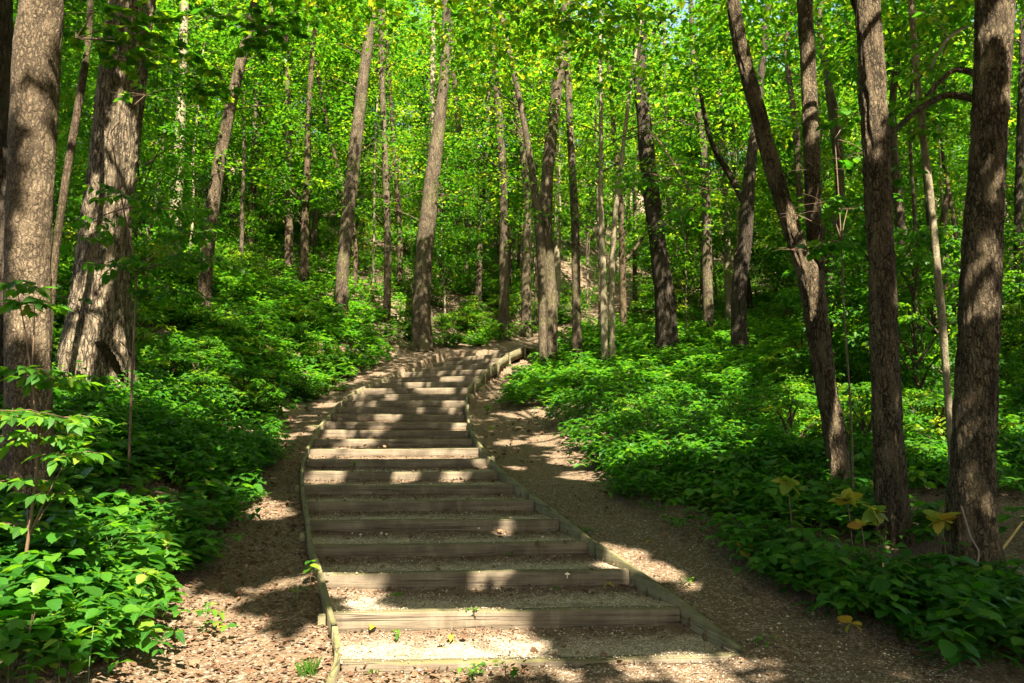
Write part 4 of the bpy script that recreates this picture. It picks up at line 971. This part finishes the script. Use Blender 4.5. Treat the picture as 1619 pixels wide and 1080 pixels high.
# individual plants: nearest ones
def plant_obj(kind, x, y, h, label, group, parts, mat=M_under, name='leafy_seedling', bias=0):
    z = h1(x, y); rows, tp = plant_rows(kind, h)
    if parts:
        e = empty(name, (x, y, z), label, 'plant', group)
        e.rotation_euler = (rng.normal(0, .1), rng.normal(0, .1), rng.uniform(0, 6.28))
        specs = [dict(P4=[(0, 0, -.03, .004), (.01, .0, h * .5, .003), (0, 0, h, .0018)], ns=5, step=.1)]
        for r in rows:
            if math.hypot(r[0], r[1]) > .02: specs.append(dict(P4=[(0, 0, max(.02, r[2] - .5 * math.hypot(r[0], r[1]) - .02), .002), (*r[:3], .0012)], ns=4, step=.1))
        tube_obj('stem', specs, M_stem if rng.random() < .5 else M_rstem, e)
        as_parts((e, rows, mat, tp), bias=bias)
        return e
    P = rows[:, :3]
    V, T, mid, k = expand(tp, P, rows[:, 3], rows[:, 4], rows[:, 5], rows[:, 6])
    sv, sq, _ = tube([(0, 0, -.03, .004), (0, 0, h, .002)], ns=4, step=.3, closed=False); st = np.concatenate([sq[:, [0, 1, 2]], sq[:, [0, 2, 3]]])
    o = obj_np(name, np.vstack([V, sv]), np.vstack([T, st + len(V)]), mat, rnd=np.concatenate([np.repeat(np.clip(rng.beta(2, 2, len(P)), 0, 1), k), np.full(len(sv), .5)]), mid=np.concatenate([mid, np.ones(len(sv))]))
    o.location = (x, y, z); o.rotation_euler = (0, 0, rng.uniform(0, 6.28)); return tag(o, label, 'plant', group)
KN = ['pairs', 'whorl', 'maple', 'creeper']
# near left, parts
placed = []
def near_plants(n, pxr, pyr, hr, kinds, label, group, parts, mat=M_under, bias=0, lim=None, mind=.12):
    c = 0
    for _ in range(n * 40):
        if c >= n: break
        p = hit(rng.uniform(*pxr), rng.uniform(*pyr))
        if veg(p[0], p[1]) < 0 and not lim: continue
        if any((p[0] - a) ** 2 + (p[1] - b) ** 2 < mind ** 2 for a, b in placed): continue
        if any((p[0] - a) ** 2 + (p[1] - b) ** 2 < (cc * .45) ** 2 for a, b, cc in TREE_POS[:40]): continue
        placed.append((p[0], p[1])); c += 1
        kd = random.choice(kinds); hh = rng.uniform(*hr); q = (hh - hr[0]) / (hr[1] - hr[0])
        lb = ('tallest' if q > .8 else 'tall' if q > .55 else 'low' if q > .25 else 'lowest') + {'maple': ' lobed leaved ', 'pairs': ' paired leaf ', 'whorl': ' whorled ', 'creeper': ' creeping '}[kd] + label
        plant_obj(kd, p[0], p[1], hh, lb, group, parts, mat, bias=bias)
near_plants(26, (-40, 300), (960, 1120), (.18, .36), ['maple', 'pairs', 'whorl'], 'seedling in the lower left corner', 'seedlings in the lower left corner', True, M_leaf, 1)
near_plants(24, (60, 360), (840, 960), (.2, .42), ['whorl', 'maple', 'pairs'], 'seedling edging the left dirt strip', 'seedlings edging the left dirt strip', True, M_leaf, 0)
near_plants(30, (1180, 1619), (900, 1090), (.14, .28), ['creeper', 'maple', 'whorl'], 'dark plant at the lower right edge of the side trail', 'low plants in the lower right corner', True, M_under, 0)
near_plants(26, (1000, 1300), (800, 930), (.14, .26), ['creeper', 'whorl', 'maple'], 'dark plant below the forked tree', 'creeping plants below the forked tree', True, M_under)
near_plants(60, (0, 420), (640, 880), (.25, .5), ['whorl', 'pairs', 'maple'], 'plant on the left bank below the shaggy tree', 'plants on the lower left bank', False, M_leaf)
near_plants(60, (1150, 1619), (700, 900), (.2, .4), ['whorl', 'pairs', 'creeper'], 'dark plant among the right foreground trunks', 'plants among the right foreground trunks', False, M_under)
near_plants(50, (880, 1300), (600, 760), (.25, .45), ['whorl', 'maple', 'pairs'], 'bright plant in the sunlit undergrowth right of the trail', 'plants in the sunlit right undergrowth', False, M_under)
# everything else that covers the ground
x, y = sample_field(9000, 4.6, 12, .9)
for a, b in zip(x, y):
    if n2(a, b, 1.3, 81) < (-.28 if a < 0 else .06) and b < 9.5: continue
    add_plant(random.choice(KN + KN + ['blade']), a, b, rng.uniform(.10, .30) * (1 + .9 * rng.random() ** 3) * (1.25 if a < 0 else 1), -.05 if b < 8 else 0)
x, y = sample_field(15000, 10, 26, 1.0)
for a, b in zip(x, y):
    if n2(a, b, .6, 77) > -.55 or a > 0: add_plant(random.choice(['whorl', 'pairs', 'maple']), a, b, rng.uniform(.22, .5), .03)
x, y = sample_field(12000, 23, 64, 1.1)
for a, b in zip(x, y):
    if n2(a, b, .35, 99) > -.3: add_plant('whorl', a, b, rng.uniform(.35, .75), .1)
for tp, L_ in batches.items():
    A = np.vstack(L_)
    A = A[sun_clear(A[:, :3] + 0, -.04) | True]
    o = leaves_obj({'wd': 'undergrowth', 'sm': 'creeper_undergrowth', 'bl': 'grassy_undergrowth', 'rh2': 'slope_undergrowth', 'mp': 'seedling_undergrowth'}[tp], tp, A[:, :3], A[:, 3], A[:, 4], A[:, 5], A[:, 6], M_under, rnd=A[:, 7])
    tag(o, {'wd': 'dense green undergrowth of broad toothed leaves covering the forest floor', 'sm': 'dark green creeping leaves between the taller undergrowth', 'rh2': 'low green leaves covering the upper slope', 'bl': 'narrow arching leaves standing between the broad leaved plants', 'mp': 'carpet of lobed maple seedlings across the forest floor'}[tp], 'undergrowth', kind='stuff')

# small plants at the edgings, named one by one
for px, py, h, kd, lb in ((492,925,.20,'pairs','small light green seedling leaning on the left edging board'),(470,955,.14,'maple','dark little plant flat on the dirt just left of the left edging'),
                          (560,744,.10,'creeper','little green weed on the sunlit upper step'),(590,1072,.06,'creeper','tiny weed at the lower left end of the bottom step'),
                          (745,1078,.12,'creeper','green weed growing in front of the bottom step'),(800,1078,.12,'maple','small leafy weed in front of the bottom step, right of its twin'),
                          (745,992,.07,'creeper','tiny weed in the gravel of the second tread'),(760,620,.22,'pairs','green plant against the outside of the right edging bend'),
                          (770,655,.20,'whorl','yellow green plant on the soil just outside the right edging bend'),(775,690,.2,'maple','low plant in the shade outside the right edging'),
                          (930,845,.10,'creeper','small bright weed outside the right edging board'),(1080,930,.10,'creeper','weed hugging the lower right edging board'),
                          (1215,1025,.10,'creeper','tiny weed in the dirt near the end of the bottom step'),(115,700,.3,'pairs','pale seedling below the big shrub'),
                          (845,655,.16,'maple','lone light seedling at the grassy edge of the side trail'),(320,1005,.24,'creeper','bushy little plant standing in the sunlit leaf litter'),
                          (215,1010,.34,'pairs','upright plant with big oval leaves in the sunlit litter'),(500,680,.10,'creeper','small weed beside the left edging halfway up')):
    p = hit(px, py) if not (515 < px < 850 and py > 720) else on_stair(px, py)
    plant_obj(kd, p[0], p[1], h, lb, None, True, M_leaf, 'weed' if h < .15 else 'leafy_seedling', 1)
# yellowing umbrella plants on the right
def mayapple(px, py, d, hpx, tone, lb, n=9, size=.15):
    p = at_y(px, py, d); gz = float(H(p[0], d, False)); h = p[2] - gz
    e = empty('umbrella_plant', (p[0], d, gz), lb, 'plant')
    size = size * 1.05
    tube_obj('stem', [dict(P4=[(.03, 0, -.02, .006), (.02, 0, h * .5, .005), (0, 0, h, .004)], ns=6, step=.06)], M_rstem, e)
    for q in range(n):
        a = q * 6.283 / n + rng.random() * .4
        o = link(bpy.data.objects.new('leaf', leaf_mesh('wd', M_yellow, min(5, max(0, int(rng.normal(tone, 1.5)))))), e)
        o.matrix_local = Matrix.Translation((0, 0, h)) @ Matrix.Rotation(a, 4, 'Z') @ Matrix.Rotation(rng.uniform(-.95, .8), 4, 'X') @ Matrix.Rotation(rng.normal(0, .4), 4, 'Y') @ Matrix.Scale(size * rng.uniform(.8, 1.2), 4)
mayapple(1245, 765, 7.6, 0, 1.2, 'yellow green umbrella plant left of the forked trunk foot', size=.155)
mayapple(1340, 792, 7.1, 0, 2.6, 'yellow umbrella plant with browning leaves right of the forked trunk foot', size=.17)
mayapple(1385, 810, 7.3, 0, .2, 'greenish umbrella plant before the straight grey brown trunk', size=.15)
mayapple(1362, 832, 7.0, 0, 3.6, 'short orange brown umbrella plant before the straight grey brown trunk', 5, .12)
mayapple(1488, 822, 6.9, 0, 3.2, 'orange and yellow umbrella plant left of the largest trunk foot', size=.155)
mayapple(1178, 870, 7.2, 0, 4.2, 'withered brown umbrella plant low by the dirt trail', 5, .13)
mayapple(1345, 985, 5.6, 0, 2.0, 'pale yellow fallen umbrella plant beside the trail in the lower right', 4, .10)

# ------------------------------------------------------------------ litter, pebbles, twigs
def litter(n, y0, y1, test, size, name, label, onst=False, pw=1.0, curl=.45):
    y = y0 + (y1 - y0) * rng.random(n) ** pw; x = rng.uniform(-1, 1, n) * (.70 * y + 1.0) if not onst else rng.uniform(-4.3, 2.2, n)
    m = test(x, y); x, y = x[m], y[m]
    z = stair_z(x, y) if onst else H(x, y, False)
    P = np.stack([x, y, z + rng.uniform(.004, .02, len(x))], -1)
    o = leaves_obj(name, 'rh2' if size < .05 else 'wd', P, rng.random(len(x)) * 6.28, rng.normal(0, curl, len(x)), rng.normal(0, curl, len(x)), size * rng.uniform(.5, 1.3, len(x)), M_dead, rnd=rng.beta(1.6, 1.8, len(x)))
    return tag(o, label, 'leaf litter', kind='stuff')
onst = lambda x, y: (x > np.interp(y, LY, LX) + .03) & (x < np.interp(y, RY, RX) - .03) & (y > CEN[0, 1])
litter(38000, 4.3, 13, lambda x, y: ~onst(x, y) & (pathdist(x, y) < 0), .034, 'leaf_litter', 'crumbled brown leaf litter over the dirt strip left of the stairs')
litter(9000, 4.3, 24, lambda x, y: ~onst(x, y) & (veg(x, y) > -.3) & (pathdist(x, y) > 0), .06, 'leaf_litter', 'brown dead leaves under the plants right of the trail')
litter(9000, 4.3, 14, lambda x, y: ~onst(x, y) & (pathdist(x, y) < 0), .055, 'leaf_litter', 'curled dead leaves lying on the left dirt strip')
litter(9000, 12, 42, lambda x, y: ~onst(x, y) & (np.abs(pathdist(x, y)) > 1.5), .09, 'leaf_litter', 'tan dead leaves scattered over the upper slope')
def stair_back(x, y):                                 # litter gathers against the risers
    m = np.zeros(x.shape, bool)
    for s in range(NS - 1):
        yn1 = CEN[s + 1, 1] + (x - CEN[s + 1, 0]) * PER[s + 1, 1] / PER[s + 1, 0]
        m |= (y < yn1 - .01) & (y > yn1 - .10 - .28 * rng.random(x.shape) ** 2)
    return m & onst(x, y) & (n2(x, y, 1.6, 70) > -.6)
litter(44000, 5, 18, stair_back, .030, 'leaf_litter', 'crumbled brown leaves gathered against the step boards', True)
litter(420, 4.6, 14, lambda x, y: onst(x, y), .065, 'leaf_litter', 'curled dead leaves lying singly on the gravel treads', True)
litter(7000, 4.3, 16, lambda x, y: onst(x, y) & (n2(x, y, 2.1, 58) > .0), .024, 'leaf_litter', 'sparse leaf crumbs on the gravel treads', True)
litter(9000, 4.3, 18, lambda x, y: ~onst(x, y) & (pathdist(x, y) > 0) & (veg(x, y) < 0) & (n2(x, y, .9, 12) > -.2), .036, 'leaf_litter', 'leaf crumbs on the bare trail right of the stairs')
# pebbles
oc = np.array([(1, 0, 0), (-1, 0, 0), (0, 1, 0), (0, -1, 0), (0, 0, 1), (0, 0, -1.)]); of = np.array([(0, 2, 4), (2, 1, 4), (1, 3, 4), (3, 0, 4), (2, 0, 5), (1, 2, 5), (3, 1, 5), (0, 3, 5)])
def pebbles(n, y0, y1, test, name, label, sz, pw=1.3, parent=None):
    y = y0 + (y1 - y0) * rng.random(n) ** pw; x = rng.uniform(-1, 1, n) * (.70 * y + 1.0)
    m = test(x, y); x, y = x[m], y[m]; z = stair_z(x, y); k = len(x); s = sz * rng.lognormal(0, .45, k)
    a = rng.random(k) * 6.28; L_ = oc[None] * (s[:, None, None] * rng.uniform(.55, 1, (k, 6, 1))) * [1, 1, .6]
    V = np.stack([L_[..., 0] * np.cos(a)[:, None] - L_[..., 1] * np.sin(a)[:, None], L_[..., 0] * np.sin(a)[:, None] + L_[..., 1] * np.cos(a)[:, None], L_[..., 2]], -1) + np.stack([x, y, z + s * .1], -1)[:, None]
    if parent is not None: V = V - np.array(parent.location)[None, None]
    T = of[None] + (np.arange(k) * 6)[:, None, None]
    o = obj_np(name, V.reshape(-1, 3), T.reshape(-1, 3), M_pebble, parent, rnd=np.repeat(rng.random(k), 6))
    o['kind'] = 'stuff'; o['label'] = label
    if parent is None: o['category'] = 'gravel'
pebbles(60000, CEN[0, 1] - .2, 12, lambda x, y: onst(x, y) & ~((n2(x, y, 3.2, 41) > .35)), 'gravel', 'loose pale gravel on the treads', .006, parent=stair)
pebbles(36000, 4.3, 11, lambda x, y: ~onst(x, y) & (veg(x, y) < 0) & (pathdist(x, y) > 0), 'gravel', 'loose fine gravel on the trail beside the stairs', .0055)
pebbles(9000, 4.3, 7, lambda x, y: ~onst(x, y) & (y < CEN[0, 1] + .3) & (x > LE[0, 0]) & (x < 3), 'gravel', 'gravel in front of the bottom step', .0065, 1.0)
# twigs and sticks lying about
for k in range(90):
    left = k % 2
    for _ in range(50):
        p = hit(rng.uniform(280, 500) if left else rng.uniform(980, 1500), rng.uniform(760, 1075))
        if veg(p[0], p[1]) < .1: break
    L_ = rng.uniform(.06, .22); a = rng.random() * 6.28; q = .15 * L_
    pts = [(-L_ / 2 * math.cos(a), -L_ / 2 * math.sin(a), .008, .003), (q * math.sin(a), -q * math.cos(a), .014, .0032), (L_ / 2 * math.cos(a), L_ / 2 * math.sin(a), .010, .0018)]
    o = tube_obj('twig', [dict(P4=pts, ns=5, step=.04)], M_twig); o.location = p
    tag(o, 'small dry twig lying on the %s' % ('dirt strip left of the stairs' if left else 'trail right of the stairs'), 'twig', 'dry twigs on the %s dirt' % ('left' if left else 'right'))
# mushrooms on the steps
for px, py, s, lb in ((570,848,.016,'small pale mushroom alone on the left half of a tread'),(603,846,.017,'left one of a pair of pale mushrooms on the tread'),(611,847,.014,'right one of a pair of pale mushrooms on the tread'),
                      (757,838,.017,'brownish mushroom left of another near the riser middle'),(775,836,.018,'cream mushroom right of the brownish one'),(1297,914,.02,'x'),(897,913,.024,'tall white stemmed mushroom on the right half of a lower tread')):
    if lb == 'x': continue
    p = on_stair(px, py); e = empty('mushroom', p, lb, 'mushroom')
    tube_obj('stem', [dict(P4=[(0, 0, -.006, s * .22), (0, 0, s * 1.2, s * .18)], ns=8, step=.01)], M_mush, e)
    tube_obj('cap', [dict(P4=[(0, 0, s * 1.05, s * 1.0), (0, 0, s * 1.2, s * 1.08), (0, 0, s * 1.5, s * .8), (0, 0, s * 1.68, s * .35)], ns=14, step=.004)], M_mush, e)
# single fallen leaves
for px, py, s, m, tp, lb, rx in ((588,997,.11,M_yellow,'ov','yellow green fallen leaf at the left of the sunlit second tread',.5),(622,1004,.11,M_leaf,'nar','curled dark green leaf right of the yellow green one',.35),(628,1010,.10,M_leaf,'nar','lower curled green leaf on the sunlit second tread',.3),
                         (712,1018,.14,M_yellow,'nar','yellow green blade shaped leaf on the sunlit second tread',.1),(620,945,.13,M_under,'mp','dark green lobed leaf fallen on the third tread',.1),(622,935,.07,M_dead,'wd','orange brown leaf behind the dark lobed leaf',.4),
                         (880,935,.08,M_under,'ov','green oval leaf on the right of the third tread',.1),(905,842,.06,M_yellow,'mp','small red orange leaf at the right edging',.4),(1035,862,.13,M_yellow,'nar','pale yellow curled leaf on the side trail',.3),
                         (812,877,.08,M_under,'ov','green leaf on the fourth tread',.1),(955,930,.09,M_yellow,'wd','yellowish leaf near the right end of the third tread',.3),(710,768,.07,M_leaf,'wd','green leaf on a middle step',.2)):
    p = on_stair(px, py); V, T, mid = TP[tp]
    V = V * s; V = V.copy(); V[:, 2] += .25 * s * np.sin(V[:, 1] / s * 3)
    o = obj_np('fallen_leaf', V, T, m, rnd=np.full(len(V), .5 if m is not M_dead else .75), mid=mid, smooth=True)
    o.location = (p[0], p[1], p[2] + .012); o.rotation_euler = (rx * .5, rng.normal(0, .2), rng.uniform(0, 6.28)); tag(o, lb, 'leaf')
# fallen logs up the slope
def log(px0, py0, px1, py1, y, r, lb, mat='grey'):
    a = at_y(px0, py0, y); b = at_y(px1, py1, y - .8); a[2] = float(H(a[0], a[1], False)) + r * .6; b[2] = float(H(b[0], b[1], False)) + r * .6
    o = tube_obj('fallen_log', [dict(P4=[(0, 0, 0, r), (*((b - a) * .5 + [0, 0, .03]), r * .95), (*(b - a), r * .85)], ns=16, step=.15, rough=.012, seed=px0)], BK[mat]); o.location = a
    tag(o, lb, 'log')
log(728, 470, 758, 492, 27, .17, 'rotting fallen log on the bank above the stout leaning trunk', 'brown')
log(480, 455, 560, 470, 25, .12, 'mossy fallen log lying across the left slope')
log(380, 420, 300, 440, 30, .12, 'dead log on the sunlit leaf covered slope', 'brown')
log(1020, 505, 1110, 512, 27, .10, 'thin fallen log beyond the dark leaning oak', 'brown')
# low rail on posts at the trail bend
rl = empty('low_rail', hit(918, 552), 'short low wooden rail on posts behind the brown trunk at the trail bend', 'rail')
o = obj_np('rail_board', *beam(1.1, .05, .08, 3.3), M_edge, rl); o.location = (0, 0, .42)
for dx in (-.45, 0, .45):
    V = [(sx * .03, sy * .03, z) for z in (-.1, .40) for sx, sy in ((-1, -1), (1, -1), (1, 1), (-1, 1))]
    o = obj_np('post', V, [(0, 1, 5, 4), (1, 2, 6, 5), (2, 3, 7, 6), (3, 0, 4, 7), (4, 5, 6, 7)], M_edge, rl); o.location = (dx, .055, 0)
# climbing vine on the largest trunk, straw stalk
Bg = [T for T in TREES if 'largest right hand trunk' in T['l']][0]
vine = tube_obj('vine', [dict(P4=px_line([(1520,800,4),(1535,850,4),(1547,870,4),(1545,890,4),(1528,905,4)], 6.62), ns=6, step=.05)], M_twig)
tag(vine, 'bare grey vine hanging down the foot of the largest right hand trunk', 'vine')
st = tube_obj('straw_stalk', [dict(P4=px_line([(1585,868,5),(1600,848,5),(1617,825,4)], 7.6), ns=6, step=.1)], M_strawstem)
tag(st, 'yellow straw stalk leaning beside the largest right hand trunk', 'stalk')
# grass tuft by the left edging
gp = hit(488, 1068); V, T = [], []
for k in range(70):
    a = rng.random() * 6.28; b = rng.random() * 6.28; x0, y0 = rng.normal(0, .03, 2); h = rng.uniform(.05, .13); l = rng.uniform(.02, .07); o = len(V)
    V += [(x0 - .0015, y0, 0), (x0 + .0015, y0, 0), (x0 + math.cos(a) * l * .5, y0 + math.sin(a) * l * .5, h * .7), (x0 + math.cos(a) * l, y0 + math.sin(a) * l, h)]
    T += [(o, o + 1, o + 2), (o, o + 2, o + 3)]
o = obj_np('grass_tuft', V, T, M_leaf, rnd=np.full(len(V), .8), mid=np.ones(len(V))); o.location = gp; tag(o, 'small tuft of grass beside the lower end of the left edging', 'grass', kind='stuff')
print('objects', len(bpy.data.objects), 'tris', sum(len(m.polygons) for m in bpy.data.meshes))
